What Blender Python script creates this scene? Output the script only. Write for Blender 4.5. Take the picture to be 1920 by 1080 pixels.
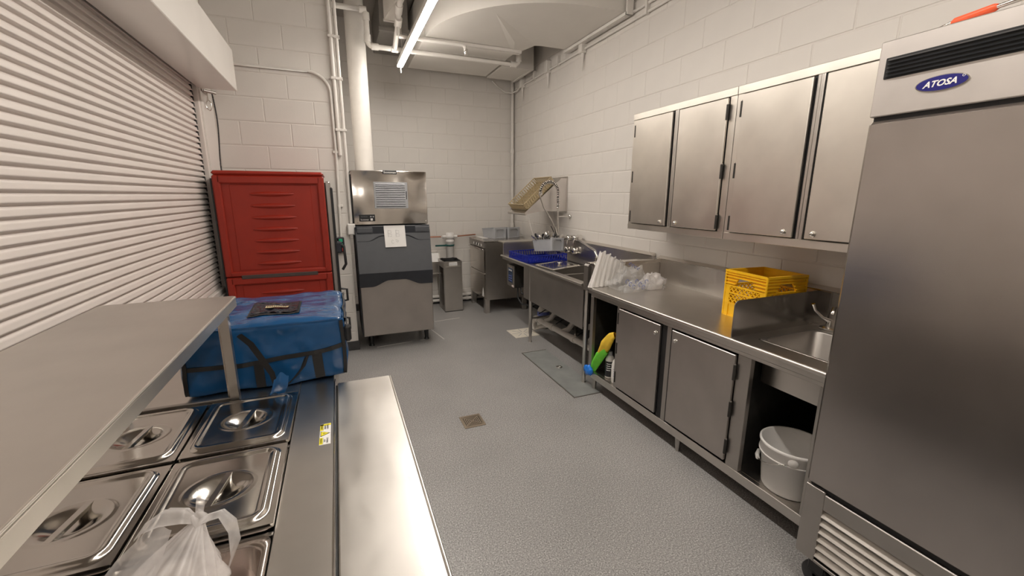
import bpy, math, random
from mathutils import Vector, Matrix, noise
random.seed(7)
for o in list(bpy.data.objects): bpy.data.objects.remove(o)
scn = bpy.context.scene
col = scn.collection

# ------------------------------------------------------------------ camera
FPX = 787.33
HCAM = 1.60
CR = ((0.9254905, -0.37876728, 0.00163948),      # camera right in world
      (-0.08000505, -0.19971366, -0.97658264),   # camera down
      (0.37022497, 0.90368678, -0.21513639))     # camera forward
cd = bpy.data.cameras.new('camera'); cam = bpy.data.objects.new('camera', cd); col.objects.link(cam)
r, d, f = (Vector(v) for v in CR)
m = Matrix((( r.x, -d.x, -f.x, 0), (r.y, -d.y, -f.y, 0), (r.z, -d.z, -f.z, HCAM), (0, 0, 0, 1)))
cam.matrix_world = m
cd.sensor_width = 36; cd.lens = FPX/1920*36; cd.clip_start = .02
scn.camera = cam
# ------------------------------------------------------------------ world + exposure
w = bpy.data.worlds.new('world'); scn.world = w; w.use_nodes = True
w.node_tree.nodes['Background'].inputs[0].default_value = (1, .95, .9, 1)
w.node_tree.nodes['Background'].inputs[1].default_value = .05
vs = scn.view_settings
vs.view_transform = 'Standard'; vs.look = 'None'; vs.gamma = 1; vs.use_curve_mapping = False; vs.exposure = 0.0
LAMP = 76.0
def P(px, py, ax, val):                           # photo pixel -> point on the plane world[ax] = val
    c = Vector((px-960, py-540, FPX)); dd = r*c.x + d*c.y + f*c.z
    o = Vector((0, 0, HCAM)); return o + dd*((val-o[ax])/dd[ax])

# ------------------------------------------------------------------ materials
def new_mat(name):
    m = bpy.data.materials.new(name); m.use_nodes = True
    return m, m.node_tree, m.node_tree.nodes['Principled BSDF']
def coords(nt, scale=(1,1,1)):
    tc = nt.nodes.new('ShaderNodeTexCoord'); mp = nt.nodes.new('ShaderNodeMapping')
    mp.inputs['Scale'].default_value = scale
    nt.links.new(tc.outputs['Object'], mp.inputs['Vector']); return mp.outputs['Vector']
def tex(nt, vec, scale, detail=2, rough=.5):
    n = nt.nodes.new('ShaderNodeTexNoise'); n.inputs['Scale'].default_value = scale
    n.inputs['Detail'].default_value = detail; n.inputs['Roughness'].default_value = rough
    nt.links.new(vec, n.inputs['Vector']); return n.outputs['Fac']
def ramp(nt, fac, stops):
    n = nt.nodes.new('ShaderNodeValToRGB'); e = n.color_ramp.elements
    while len(e) < len(stops): e.new(.5)
    for k, (p, c) in enumerate(stops):
        e[k].position = p; e[k].color = (c[0], c[1], c[2], 1) if hasattr(c, '__len__') else (c, c, c, 1)
    nt.links.new(fac, n.inputs['Fac']); return n.outputs['Color']
def bump(nt, fac, b, strength, dist=.001):
    n = nt.nodes.new('ShaderNodeBump'); n.inputs['Strength'].default_value = strength; n.inputs['Distance'].default_value = dist
    nt.links.new(fac, n.inputs['Height']); nt.links.new(n.outputs['Normal'], b.inputs['Normal'])
def plain(name, c, rough=.5, metal=0, var=.06, scale=14, bmp=0, bscale=150, trans=0, alpha=1, coat=0, spec=.5):
    m, nt, b = new_mat(name)
    v = coords(nt); n = tex(nt, v, scale, 3)
    lo = tuple(x*(1-var) for x in c); hi = tuple(min(1, x*(1+var)) for x in c)
    nt.links.new(ramp(nt, n, [(.3, lo), (.7, hi)]), b.inputs['Base Color'])
    b.inputs['Roughness'].default_value = rough; b.inputs['Metallic'].default_value = metal
    b.inputs['Transmission Weight'].default_value = trans; b.inputs['Alpha'].default_value = alpha
    b.inputs['Coat Weight'].default_value = coat; b.inputs['Specular IOR Level'].default_value = spec
    if bmp: bump(nt, tex(nt, v, bscale, 2), b, bmp)
    return m
def steel(name, c=(.56, .53, .50), rough=.3, brush=(3, 3, 260), amp=.05, wave=0):
    m, nt, b = new_mat(name)
    v = coords(nt, brush); n = tex(nt, v, 1.0, 3)
    v2 = coords(nt); n2 = tex(nt, v2, 5, 3)
    lo = tuple(x*.93 for x in c); hi = tuple(x*1.05 for x in c)
    nt.links.new(ramp(nt, n2, [(.3, lo), (.7, hi)]), b.inputs['Base Color'])
    mr = nt.nodes.new('ShaderNodeMapRange'); mr.inputs['From Min'].default_value = .3; mr.inputs['From Max'].default_value = .7
    mr.inputs['To Min'].default_value = rough-amp*.5; mr.inputs['To Max'].default_value = rough+amp*.5
    nt.links.new(n, mr.inputs['Value']); nt.links.new(mr.outputs['Result'], b.inputs['Roughness'])
    b.inputs['Metallic'].default_value = 1
    bump(nt, n, b, .012, .0003)
    return m
M = {}
M['block'] = plain('painted_block', (.70, .668, .63), .55, var=.025, scale=3, bmp=.25, bscale=90)
M['mortar'] = plain('painted_mortar', (.68, .645, .605), .6, var=.03, bmp=.3, bscale=60)
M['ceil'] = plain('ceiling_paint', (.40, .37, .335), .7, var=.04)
M['duct'] = plain('duct_paint', (.70, .67, .625), .5, var=.02, scale=4)
M['greybox'] = plain('grey_duct', (.30, .285, .265), .6, var=.04)
M['pipe'] = plain('pipe_paint', (.72, .69, .65), .42, var=.03)
M['shut'] = plain('shutter_enamel', (.74, .68, .64), .33, var=.02, scale=6)
M['hood'] = plain('hood_enamel', (.76, .73, .69), .24, var=.02, scale=4)
M['black'] = plain('black_rubber', (.012, .012, .013), .5, var=.2)
M['blackp'] = plain('black_plastic', (.016, .017, .019), .35, var=.15)
M['base'] = plain('rubber_base', (.05, .05, .052), .5, var=.1)
M['steel'] = steel('steel_brushed', (.62, .59, .555), .30)
M['steel_x'] = steel('steel_brushed_x', (.58, .545, .51), .27, (260, 3, 3))
M['steel_y'] = steel('steel_brushed_y', (.66, .63, .59), .30, (500, 4, 500), .03)
M['steel_d'] = steel('steel_dull', (.46, .435, .41), .40, (3, 3, 200))
M['steel_door'] = steel('steel_door', (.47, .44, .415), .36, (3, 200, 3))
M['steel_fr'] = steel('steel_fridge', (.48, .445, .425), .25, (2, 2, 500), .02)
M['steel_head'] = steel('steel_header', (.70, .665, .64), .42, (3, 3, 220))
M['steel_top'] = steel('steel_worktop', (.66, .63, .59), .31, (500, 5, 500), .03)
M['guard'] = steel('steel_guard_dark', (.36, .34, .32), .20, (3, 3, 300), .03)  # base colour darkened to carry the dark reflection on the side guard
M['board'] = steel('worn_board', (.62, .595, .56), .36, (9, 3, 9), .22)
M['cabdoor'] = steel('cabinet_door', (.74, .70, .64), .36, (6, 6, 6), .06)
M['lid'] = steel('steel_lid', (.60, .57, .53), .17, (20, 20, 20), .06)
M['chrome'] = steel('chrome', (.75, .73, .70), .10, (9, 9, 9), .03)
M['bright'] = steel('bright_panel', (.66, .62, .575), .20, (4, 4, 220), .04)
def wavy():
    m = steel('wavy_panel', (.64, .60, .555), .17, (4, 4, 220), .03)
    nt = m.node_tree; b = nt.nodes['Principled BSDF']
    bump(nt, tex(nt, coords(nt), 3.2, 0), b, 1.0, .07)
    return m
M['ice_panel'] = wavy()
M['copper'] = steel('copper', (.62, .27, .17), .3)
M['plastic_w'] = plain('white_plastic', (.80, .78, .755), .38, var=.02)
M['pvc'] = plain('pvc', (.66, .63, .59), .4, var=.05)
M['paper'] = plain('paper', (.86, .85, .83), .7, var=.02)
M['ink'] = plain('grey_ink', (.42, .41, .42), .7)
M['red'] = plain('red_plastic', (.285, .017, .006), .48, var=.06, scale=9, bmp=.15, bscale=220)
M['red_d'] = plain('slate_label', (.06, .042, .038), .5)
def vinyl(name, c, bs, st_, dist, rough):
    m, nt, b = new_mat(name)
    v = coords(nt, (1, 1.6, 1)); n = tex(nt, v, bs, 1.5)
    nt.links.new(ramp(nt, tex(nt, v, 7, 3), [(.3, tuple(x*.9 for x in c)), (.7, tuple(x*1.1 for x in c))]), b.inputs['Base Color'])
    b.inputs['Roughness'].default_value = rough; b.inputs['Coat Weight'].default_value = .25; b.inputs['Coat Roughness'].default_value = .08; b.inputs['Specular IOR Level'].default_value = .3
    bump(nt, n, b, st_, dist); return m
M['blue'] = vinyl('blue_vinyl', (.010, .070, .19), 13, .8, .010, .18)
M['pocket'] = vinyl('clear_pocket', (.008, .012, .022), 55, .9, .006, .08)
M['blue_rack'] = plain('blue_plastic', (.006, .018, .30), .38, var=.08)
M['blue_foil'] = plain('blue_film', (.02, .20, .75), .2, var=.2, scale=60)
M['yellow'] = plain('yellow_plastic', (.88, .50, .008), .42, var=.04)
M['tan'] = plain('tan_plastic', (.50, .40, .24), .45, var=.06)
M['grey_p'] = plain('grey_plastic', (.40, .41, .43), .45, var=.04)
M['slate'] = plain('slate_plastic', (.085, .090, .10), .42, var=.05)
M['slate_d'] = plain('dark_slate_plastic', (.022, .025, .033), .4, var=.1)
M['binface'] = steel('bin_steel', (.44, .41, .385), .40, (200, 3, 3))
M['green'] = plain('green_cloth', (.17, .70, .05), .8, var=.1, bmp=.3)
M['ycloth'] = plain('yellow_cloth', (.90, .60, .05), .8, var=.1, bmp=.3)
M['ring'] = plain('green_ring', (.02, .10, .09), .4)
M['btn_g'] = plain('button_green', (.02, .35, .18), .4)
M['btn_r'] = plain('button_red', (.6, .03, .02), .4)
M['logo'] = plain('logo_blue', (.012, .012, .17), .3, coat=.5)
M['orange'] = plain('orange_grip', (.75, .10, .03), .4)
M['screen'] = plain('panel_blue', (.02, .045, .10), .25)
M['yel_s'] = plain('sticker_yellow', (.85, .75, .02), .5, var=.02)
M['bronze'] = steel('bronze_grate', (.36, .30, .235), .45, (30, 30, 30))
M['plate'] = plain('access_plate', (.33, .345, .335), .42, metal=.3, var=.12, scale=6)
M['pvc_grate'] = plain('cream_grate', (.75, .70, .60), .5)
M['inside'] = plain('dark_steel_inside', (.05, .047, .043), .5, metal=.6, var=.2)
M['pan_in'] = steel('pan_inside', (.50, .44, .40), .28, (12, 12, 12), .1)
M['caulk'] = plain('caulk', (.62, .61, .58), .6)
M['pinkwrap'] = plain('wrap_paper', (.80, .68, .65), .6, var=.06)
M['red_ink'] = plain('red_ink', (.6, .05, .06), .5)
M['bluep'] = plain('blue_print', (.12, .15, .40), .5, var=.1)
def film(name, c, alpha, rough=.25):
    m, nt, b = new_mat(name)
    v = coords(nt); n = tex(nt, v, 30, 3)
    nt.links.new(ramp(nt, n, [(.3, tuple(x*.92 for x in c)), (.7, c)]), b.inputs['Base Color'])
    mr = nt.nodes.new('ShaderNodeMapRange'); mr.inputs['To Min'].default_value = alpha-.12; mr.inputs['To Max'].default_value = min(1, alpha+.12)
    nt.links.new(n, mr.inputs['Value']); nt.links.new(mr.outputs['Result'], b.inputs['Alpha'])
    b.inputs['Roughness'].default_value = rough
    return m
M['film'] = film('white_bag_film', (.88, .84, .82), .44)
M['clear'] = film('clear_bag_film', (.85, .85, .85), .20, .12)
# floor: speckled grey resin
def floor_mat():
    m, nt, b = new_mat('speckled_resin_floor')
    v = coords(nt)
    n1 = tex(nt, v, 150, 2, .75); n2 = tex(nt, v, 2.2, 3)
    c1 = ramp(nt, n1, [(.30, (.11, .106, .105)), (.45, (.275, .268, .263)), (.56, (.345, .337, .33)), (.72, (.70, .69, .675))])
    c2 = ramp(nt, n2, [(.3, .92), (.7, 1.05)])
    mx = nt.nodes.new('ShaderNodeMix'); mx.data_type = 'RGBA'; mx.blend_type = 'MULTIPLY'; mx.inputs['Factor'].default_value = 1
    nt.links.new(c1, mx.inputs['A']); nt.links.new(c2, mx.inputs['B']); nt.links.new(mx.outputs['Result'], b.inputs['Base Color'])
    b.inputs['Roughness'].default_value = .36
    bump(nt, tex(nt, v, 120, 2), b, .35, .0015)
    return m
M['floor'] = floor_mat()
def lamp_mat():
    m = bpy.data.materials.new('lamp_lens'); m.use_nodes = True; nt = m.node_tree
    for n in list(nt.nodes): nt.nodes.remove(n)
    e = nt.nodes.new('ShaderNodeEmission'); o = nt.nodes.new('ShaderNodeOutputMaterial')
    e.inputs[0].default_value = (1, .925, .84, 1); e.inputs[1].default_value = LAMP
    nt.links.new(e.outputs[0], o.inputs[0]); return m
M['lamp'] = lamp_mat()

# ------------------------------------------------------------------ mesh helpers
class MB:
    def __init__(s): s.v = []; s.f = []; s.sm = []
    def add(s, vs, fs, smooth=False):
        n = len(s.v); s.v += [Vector(x) for x in vs]
        s.f += [tuple(i+n for i in q) for q in fs]; s.sm += [smooth]*len(fs); return s
    def box(s, x0, x1, y0, y1, z0, z1, b=0):
        if x0 > x1: x0, x1 = x1, x0
        if y0 > y1: y0, y1 = y1, y0
        if z0 > z1: z0, z1 = z1, z0
        if b <= 0:
            vs = [(x, y, z) for x in (x0, x1) for y in (y0, y1) for z in (z0, z1)]
            return s.add(vs, [(0,1,3,2), (4,6,7,5), (0,4,5,1), (2,3,7,6), (0,2,6,4), (1,5,7,3)])
        b = min(b, (x1-x0)*.49, (y1-y0)*.49, (z1-z0)*.49)
        lo, hi = (x0, y0, z0), (x1, y1, z1); vs = []; ix = {}
        for sx in (0,1):
            for sy in (0,1):
                for sz in (0,1):
                    sg = (sx, sy, sz)
                    for a in range(3):
                        p = []
                        for k in range(3):
                            e = hi[k] if sg[k] else lo[k]
                            p.append(e if k == a else (e-b if sg[k] else e+b))
                        ix[sg, a] = len(vs); vs.append(tuple(p))
        fs = []
        for a in range(3):
            o = [k for k in range(3) if k != a]
            for sa in (0,1):
                q = []
                for (u, v) in ((0,0), (1,0), (1,1), (0,1)):
                    sg = [0]*3; sg[a] = sa; sg[o[0]] = u; sg[o[1]] = v; q.append(ix[tuple(sg), a])
                fs.append(q)
        for a in range(3):
            o = [k for k in range(3) if k != a]
            for u in (0,1):
                for v in (0,1):
                    s0 = [0]*3; s1 = [0]*3; s0[o[0]] = s1[o[0]] = u; s0[o[1]] = s1[o[1]] = v; s1[a] = 1
                    fs.append([ix[tuple(s0), o[0]], ix[tuple(s1), o[0]], ix[tuple(s1), o[1]], ix[tuple(s0), o[1]]])
        for sx in (0,1):
            for sy in (0,1):
                for sz in (0,1): fs.append([ix[(sx,sy,sz), a] for a in range(3)])
        return s.add(vs, fs)
    def tube(s, pts, rad, n=10, caps=True, closed=False):
        pts = [Vector(p) for p in pts]; L = len(pts); rs = rad if hasattr(rad, '__len__') else [rad]*L
        vs = []; up = None
        for i, p in enumerate(pts):
            a = pts[(i-1) % L] if (i or closed) else p; b = pts[(i+1) % L] if (i < L-1 or closed) else p
            t = (b-a).normalized()
            if up is None:
                up = Vector((0,0,1)) if abs(t.z) < .9 else Vector((1,0,0))
            u = (up - t*up.dot(t))
            if u.length < 1e-5: u = t.orthogonal()
            u.normalize(); up = u; w_ = t.cross(u)
            for k in range(n):
                an = 2*math.pi*k/n; vs.append(p + (u*math.cos(an)+w_*math.sin(an))*rs[i])
        fs = []
        for i in range(L if closed else L-1):
            j = (i+1) % L
            for k in range(n): fs.append((i*n+k, i*n+(k+1)%n, j*n+(k+1)%n, j*n+k))
        s.add(vs, fs, True)
        if caps and not closed:
            s.add(vs[:n], [tuple(range(n))[::-1]]); s.add(vs[-n:], [tuple(range(n))])
        return s
    def cyl(s, a, b, rad, n=16): return s.tube([a, b], rad, n)
    def lathe(s, prof, c=(0,0,0), axis='z', n=24, smooth=True):
        vs = []; c = Vector(c)
        for (rr, h) in prof:
            for k in range(n):
                an = 2*math.pi*k/n; x, y = rr*math.cos(an), rr*math.sin(an)
                vs.append(c + Vector({'z': (x, y, h), 'x': (h, x, y), 'y': (x, h, y)}[axis]))
        fs = []
        for i in range(len(prof)-1):
            for k in range(n): fs.append((i*n+k, i*n+(k+1)%n, (i+1)*n+(k+1)%n, (i+1)*n+k))
        return s.add(vs, fs, smooth)
    def prism(s, poly, axis, a0, a1, smooth=False):
        def mk(u, v, a): return {'x': (a, u, v), 'y': (u, a, v), 'z': (u, v, a)}[axis]
        n = len(poly); vs = [mk(u, v, a0) for u, v in poly]+[mk(u, v, a1) for u, v in poly]
        s.add(vs, [(i, (i+1)%n, n+(i+1)%n, n+i) for i in range(n)], smooth)
        s.add(vs, [tuple(range(n))[::-1], tuple(range(n, 2*n))])
        return s
    def grid(s, fn, nu, nv, smooth=True):
        vs = [fn(i/nu, j/nv) for i in range(nu+1) for j in range(nv+1)]
        return s.add(vs, [(i*(nv+1)+j, (i+1)*(nv+1)+j, (i+1)*(nv+1)+j+1, i*(nv+1)+j+1) for i in range(nu) for j in range(nv)], smooth)
    def xf(s, mat): s.v = [mat @ v for v in s.v]; return s
    def mesh(s, name, mat, org=None):
        me = bpy.data.meshes.new(name)
        vs = [v-org for v in s.v] if org is not None else s.v
        me.from_pydata([tuple(v) for v in vs], [], s.f)
        for p, q in zip(me.polygons, s.sm): p.use_smooth = q
        me.materials.append(M[mat]); me.validate(); me.update()
        import bmesh
        bm = bmesh.new(); bm.from_mesh(me); bmesh.ops.recalc_face_normals(bm, faces=bm.faces); bm.to_mesh(me); bm.free()
        return me
    # world: vertices given in world space; the thing's own position is subtracted
    def build(s, name, mat, parent=None, org=None):
        if parent is not None and org is None: org = root_loc(parent)
        o = bpy.data.objects.new(name, s.mesh(name, mat, org)); col.objects.link(o); o.parent = parent
        return o
def root_loc(o):
    if o.get('_local'): return Vector((0,0,0))
    while o.parent: o = o.parent
    return Vector((0,0,0)) if o.get('_local') else Vector(o.location)
def inst(src, parent, loc=(0,0,0), name=None, rot=None, scale=None):
    o = bpy.data.objects.new(name or src.name.split('.')[0], src.data); col.objects.link(o); o.parent = parent
    o.location = loc
    if rot: o.rotation_euler = rot
    if scale: o.scale = scale
    return o
def tag(o, label, cat, group=None):
    o['label'] = label; o['category'] = cat
    if group: o['group'] = group
    return o
def thing(name, label, cat, loc=(0,0,0), rotz=0, group=None, local=False):
    o = bpy.data.objects.new(name, None); col.objects.link(o); o.location = loc; o.rotation_euler = (0, 0, rotz)
    o.empty_display_size = .05
    if local: o['_local'] = 1
    return tag(o, label, cat, group)
def one(mb, name, mat, label, cat, group=None, org=None):
    if org is None:
        lo = Vector([min(v[k] for v in mb.v) for k in range(3)]); hi = Vector([max(v[k] for v in mb.v) for k in range(3)])
        org = Vector(((lo.x+hi.x)/2, (lo.y+hi.y)/2, lo.z))
    org = Vector(org)
    o = bpy.data.objects.new(name, mb.mesh(name, mat, org)); col.objects.link(o); o.location = org
    return tag(o, label, cat, group)
def struct(mb, name, mat, parent=None):
    o = mb.build(name, mat, parent)
    if parent is None: o['kind'] = 'structure'
    return o
def text(body, size, name, mat, parent, origin, xdir, ydir, depth=.0012, shear=0, bold=0):
    cu = bpy.data.curves.new(name, 'FONT'); cu.body = body; cu.size = size; cu.extrude = depth/2; cu.align_x = 'CENTER'; cu.align_y = 'CENTER'
    cu.shear = shear; cu.offset = bold; cu.resolution_u = 3
    t = bpy.data.objects.new('tmp', cu); col.objects.link(t)
    bpy.context.view_layer.update()
    me = bpy.data.meshes.new_from_object(t.evaluated_get(bpy.context.evaluated_depsgraph_get()))
    bpy.data.objects.remove(t)
    x = Vector(xdir).normalized(); y = Vector(ydir).normalized(); z = x.cross(y)
    org = Vector(origin) - root_loc(parent)
    me.transform(Matrix(((x.x,y.x,z.x,org.x), (x.y,y.y,z.y,org.y), (x.z,y.z,z.z,org.z), (0,0,0,1))))
    me.materials.clear(); me.materials.append(M[mat])
    o = bpy.data.objects.new(name, me); col.objects.link(o); o.parent = parent
    return o
def rrect(x0, x1, y0, y1, rad, n=5):
    out = []
    for cx, cy, a0 in ((x1-rad, y1-rad, 0), (x0+rad, y1-rad, 90), (x0+rad, y0+rad, 180), (x1-rad, y0+rad, 270)):
        for k in range(n+1):
            a = math.radians(a0+90*k/n); out.append((cx+rad*math.cos(a), cy+rad*math.sin(a)))
    return out
def arc(c, rad, a0, a1, n, plane='xz'):
    out = []
    for k in range(n+1):
        a = math.radians(a0+(a1-a0)*k/n); u, v = rad*math.cos(a), rad*math.sin(a)
        out.append(Vector(c)+Vector({'xz': (u,0,v), 'yz': (0,u,v), 'xy': (u,v,0)}[plane]))
    return out
PI = math.pi

# ================================================================== SETTING
XW, YB, YL, XL, XC, ZC = 2.55, 6.15, 4.52, -.913, .096, 3.75
YN = -2.3
struct(MB().box(-1.3, XW+.2, YN-.2, YB+.2, -.1, 0), 'floor', 'floor')
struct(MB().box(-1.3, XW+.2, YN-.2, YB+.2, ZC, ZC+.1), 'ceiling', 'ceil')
wall_right = struct(MB().box(XW, XW+.2, YN-.2, YB+.2, 0, ZC), 'wall_right', 'mortar')
wall_back = struct(MB().box(XC, XW, YB, YB+.2, 0, ZC), 'wall_back', 'mortar')
wall_corner = struct(MB().box(-1.3, XC, YL, YB+.2, 0, ZC), 'wall_corner', 'mortar')
wl = MB().box(-1.3, XL, 4.17, YL, 0, ZC).box(-1.3, XL, YN, 4.17, 0, .80).box(-1.3, -.945, YN, 4.17, 2.46, ZC).box(-1.3, XL, YN, -1.5, .8, 2.46)
struct(wl, 'wall_left', 'hood')
struct(MB().box(-1.3, XW+.2, YN-.2, YN, 0, ZC), 'wall_near', 'mortar')
BL, BH, PR, JT, JV = .4064, .2032, .0032, .004, .003
bcache = {}
def block_mesh(L):
    k = round(L, 3)
    if k not in bcache:
        mb = MB(); h = BH-2*JT; c = .0035
        vs = [(0,0,0), (L,0,0), (L,0,h), (0,0,h), (c,-PR,c), (L-c,-PR,c), (L-c,-PR,h-c), (c,-PR,h-c)]
        mb.add(vs, [(4,5,6,7), (0,1,5,4), (1,2,6,5), (2,3,7,6), (3,0,4,7)])
        bcache[k] = mb.mesh('block', 'block')
    return bcache[k]
def blocks(wall, origin, udir, u0, u1, even_off, z0, z1):
    """face blocks along udir from origin; local -y is the outward side"""
    rz = math.atan2(udir[1], udir[0])
    for row in range(int(round(z0/BH)), int(math.ceil(z1/BH))):
        off = even_off + (BL/2 if row % 2 else 0)
        k = math.floor((u0-off)/BL)
        while True:
            a = off+k*BL; k += 1
            if a >= u1-.02: break
            b = min(a+BL, u1); a = max(a, u0)
            if b-a < .03: continue
            o = bpy.data.objects.new('block', block_mesh(b-a-2*JV)); col.objects.link(o); o.parent = wall
            o.location = (origin[0]+udir[0]*(a+JV), origin[1]+udir[1]*(a+JV), row*BH+JT); o.rotation_euler = (0, 0, rz)
# right wall faces -x: u runs towards -y
blocks(wall_right, (XW, YB), (0, -1), 0.004, 6.1, .12, 0, 17*BH)
blocks(wall_back, (0, YB), (1, 0), XC, XW-.004, 1.11, 0, 17*BH)
blocks(wall_corner, (0, YL), (1, 0), XL+.004, XC-.004, -.33, 0, 17*BH)
blocks(wall_corner, (XC, 0), (0, 1), YL+.004, YB-.004, YL+.2, 0, 17*BH)
for nm, a in (('baseboard_back', (XC, XW, YB-.012, YB, 0, .10)), ('baseboard_corner', (XL, XC+.012, YL-.012, YL, 0, .10)),
              ('baseboard_side', (XC, XC+.012, YL, YB-.012, 0, .10)), ('baseboard_right', (XW-.012, XW, YN, YB-.012, 0, .10))):
    struct(MB().box(*a, b=.004), nm, 'base')

# ================================================================== LIGHT FIXTURE
lx, lz = .775, 3.0
lamp = thing('linear_light', 'long glowing white strip light hanging below the ceiling', 'light', (lx, 2.0, lz))
MB().box(lx-.03, lx+.03, -1.64, 5.21, lz+.009, lz+.062, .004).build('housing', 'plastic_w', lamp)
for k in range(6):
    y1 = 5.2-k*1.14; y0 = y1-1.132
    pr = [(lx-.029, lz+.010), (lx-.030, lz+.001), (lx-.020, lz-.006), (lx+.020, lz-.006), (lx+.030, lz+.001), (lx+.029, lz+.010)]
    MB().prism(pr, 'y', y0, y1).build('lens', 'lamp', lamp)
for y in (5.0, 3.0, 1.0, -1.0):
    MB().cyl((lx, y, lz+.06), (lx, y, ZC), .003, 6).build('hanger_cable', 'pipe', lamp)
MB().tube([(lx+.01, 5.21, lz+.04), (lx+.012, 5.225, lz), (lx+.015, 5.225, lz-.055)], .006, 8).build('end_clip', 'plastic_w', lamp)

# ================================================================== DUCTS AND PIPES
zd = 3.17
duct = thing('air_duct', 'big painted sheet metal duct elbow turning from the right wall', 'duct', (1.5, 4.4, zd))
ecx, ecy, ER, Er = 2.2, 4.68, 1.235, .20
N = 26
outer = [(ecx+ER*math.cos(math.radians(a)), ecy+ER*math.sin(math.radians(a))) for a in [180+90*k/N for k in range(N+1)]]
inner = [(ecx+Er*math.cos(math.radians(a)), ecy+Er*math.sin(math.radians(a))) for a in [180+90*k/N for k in range(N+1)]]
outer.append((XW-.03, outer[-1][1]-.02)); inner.append((XW-.03, inner[-1][1]))
el = MB(); n = len(outer)
for z, fl in ((zd, 0), (zd+.52, 1)):
    el.add([(x, y, z) for x, y in outer]+[(x, y, z) for x, y in inner], [(i, i+1, n+i+1, n+i) for i in range(n-1)])
for L in (outer, inner):
    el.add([(x, y, zd) for x, y in L]+[(x, y, zd+.52) for x, y in L], [(i, i+1, n+i+1, n+i) for i in range(n-1)], True)
el.build('elbow', 'duct', duct)
# cross-break crease pressed into the elbow's underside
cb = MB(); a, b, c_, d_ = (1.43, 3.88, zd-.001), (2.0, 4.86, zd-.001), (2.10, 4.50, zd-.001), (1.85, 4.45, zd-.014)
cb.add([a, b, c_, d_], [(0, 1, 3), (1, 2, 3), (2, 0, 3)]); cb.build('crease', 'duct', duct)
fl = MB()
fy0, fy1 = outer[-1][1], inner[-1][1]
fl.box(2.46, XW-.03, fy0-.03, fy1+.03, zd-.03, zd-.004).box(2.46, XW-.03, fy0-.045, fy0-.018, zd-.03, zd+.55)
fl.build('wall_flange', 'pipe', duct)
for k in range(9): MB().lathe([(0, -.004), (.008, -.003), (.009, 0)], (2.48, fy0+.03+k*(fy1-fy0-.06)/8, zd-.03), 'z', 8).build('rivet', 'pipe', duct)
jx0, jx1 = ecx-ER, ecx-Er
MB().box(jx0-.03, jx1+.03, 4.68, 4.715, zd-.03, zd-.003).build('joint_flange', 'pipe', duct)
MB().box(jx0-.03, jx1+.03, 4.725, 4.76, zd-.03, zd-.003).build('joint_flange', 'pipe', duct)
MB().box(jx0, jx1, 4.70, 5.84, zd, zd+.52, .004).build('straight_run', 'duct', duct)
bx2 = thing('duct_box', 'small painted duct box in the corner above the pipe', 'duct', (2.24, 5.6, zd))
MB().box(2.035, 2.43, 5.30, 5.90, zd, zd+.5, .006).build('box', 'duct', bx2)
MB().box(2.425, 2.455, 5.28, 5.92, zd-.012, zd+.5).build('flange', 'pipe', bx2)
MB().box(2.02, 2.43, 5.275, 5.30, zd-.01, zd+.3).build('flange', 'pipe', bx2)
gb = thing('ceiling_box', 'dark grey metal box hanging near the ceiling beside the white column', 'duct', (.74, 5.7, 3.38))
MB().box(.59, .90, 5.28, 6.14, 3.38, ZC, .005).build('casing', 'greybox', gb)
MB().box(.58, .91, 5.27, 5.30, 3.37, 3.41).build('rim', 'greybox', gb)
wb = thing('ceiling_panel', 'white angular sheet metal box near the ceiling beside the pipes', 'duct', (.68, 4.7, 3.36))
MB().prism([(.60, 4.95), (.70, 4.95), (.74, 4.2), (.68, 4.2)], 'z', 3.36, ZC).build('casing', 'duct', wb)
MB().prism([(.595, 4.96), (.705, 4.96), (.705, 4.93), (.595, 4.93)], 'z', 3.35, 3.37).build('seam', 'pipe', wb)

sp = thing('sprinkler_pipe', 'white painted sprinkler pipe with elbows crossing in front of the column', 'pipe', (.7, 5.0, 3.11))
py, pz = 5.0, 3.112
zt = 3.445
def fit(mb, p, r_=.036, ax='x', L=.05):
    p = Vector(p); dv = {'x': Vector((L,0,0)), 'y': Vector((0,L,0)), 'z': Vector((0,0,L))}[ax]
    mb.tube([p-dv, p-dv*.8, p+dv*.8, p+dv], [r_*.98, r_, r_, r_*.98], 12)
MB().tube([(.05, py, zt), (.38, py, zt)]+arc((.38, py, zt-.05), .05, 90, 0, 5)+[(.43, py, pz+.06)]+[(.43+.05-.05*math.cos(a), py, pz+.05-.05*math.sin(a)) for a in (.3, .6, .9, 1.2, 1.57)]+[(2.08, py, pz)]+arc((2.08, py, pz+.05), .05, -90, 0, 5)+[(2.13, py, zd+.3)], .026, 12).build('main_pipe', 'pipe', sp)
for p, ax in (((.40, py, zt), 'x'), ((.43, py, zt-.06), 'z'), ((.43, py, pz+.07), 'z'), ((.50, py, pz), 'x'), ((.70, py, pz), 'x'), ((2.06, py, pz), 'x'), ((2.13, py, pz+.07), 'z')):
    mb = MB(); fit(mb, p, .034, ax, .035); mb.build('fitting', 'pipe', sp)
br = [(.70, py, pz), (.695, 4.75, 3.19), (.69, 4.6, 3.235), (.69, 4.52, 3.32), (.695, 4.3, 3.40), (.69, 4.25, 3.52), (.69, 4.25, ZC)]
MB().tube(br, .026, 12).build('branch_pipe', 'pipe', sp)
for p in (br[2], br[3], br[4]):
    mb = MB(); mb.tube([Vector(p)-Vector((0, .04, -.02)), Vector(p)+Vector((0, .04, -.02))], .036, 12); mb.build('fitting', 'pipe', sp)
MB().tube([(.69, 4.62, 3.118), (1.33, 4.62, 3.118), (1.36, 4.62, 3.105), (1.37, 4.62, 3.05)], .018, 10).build('head_pipe', 'pipe', sp)
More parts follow.
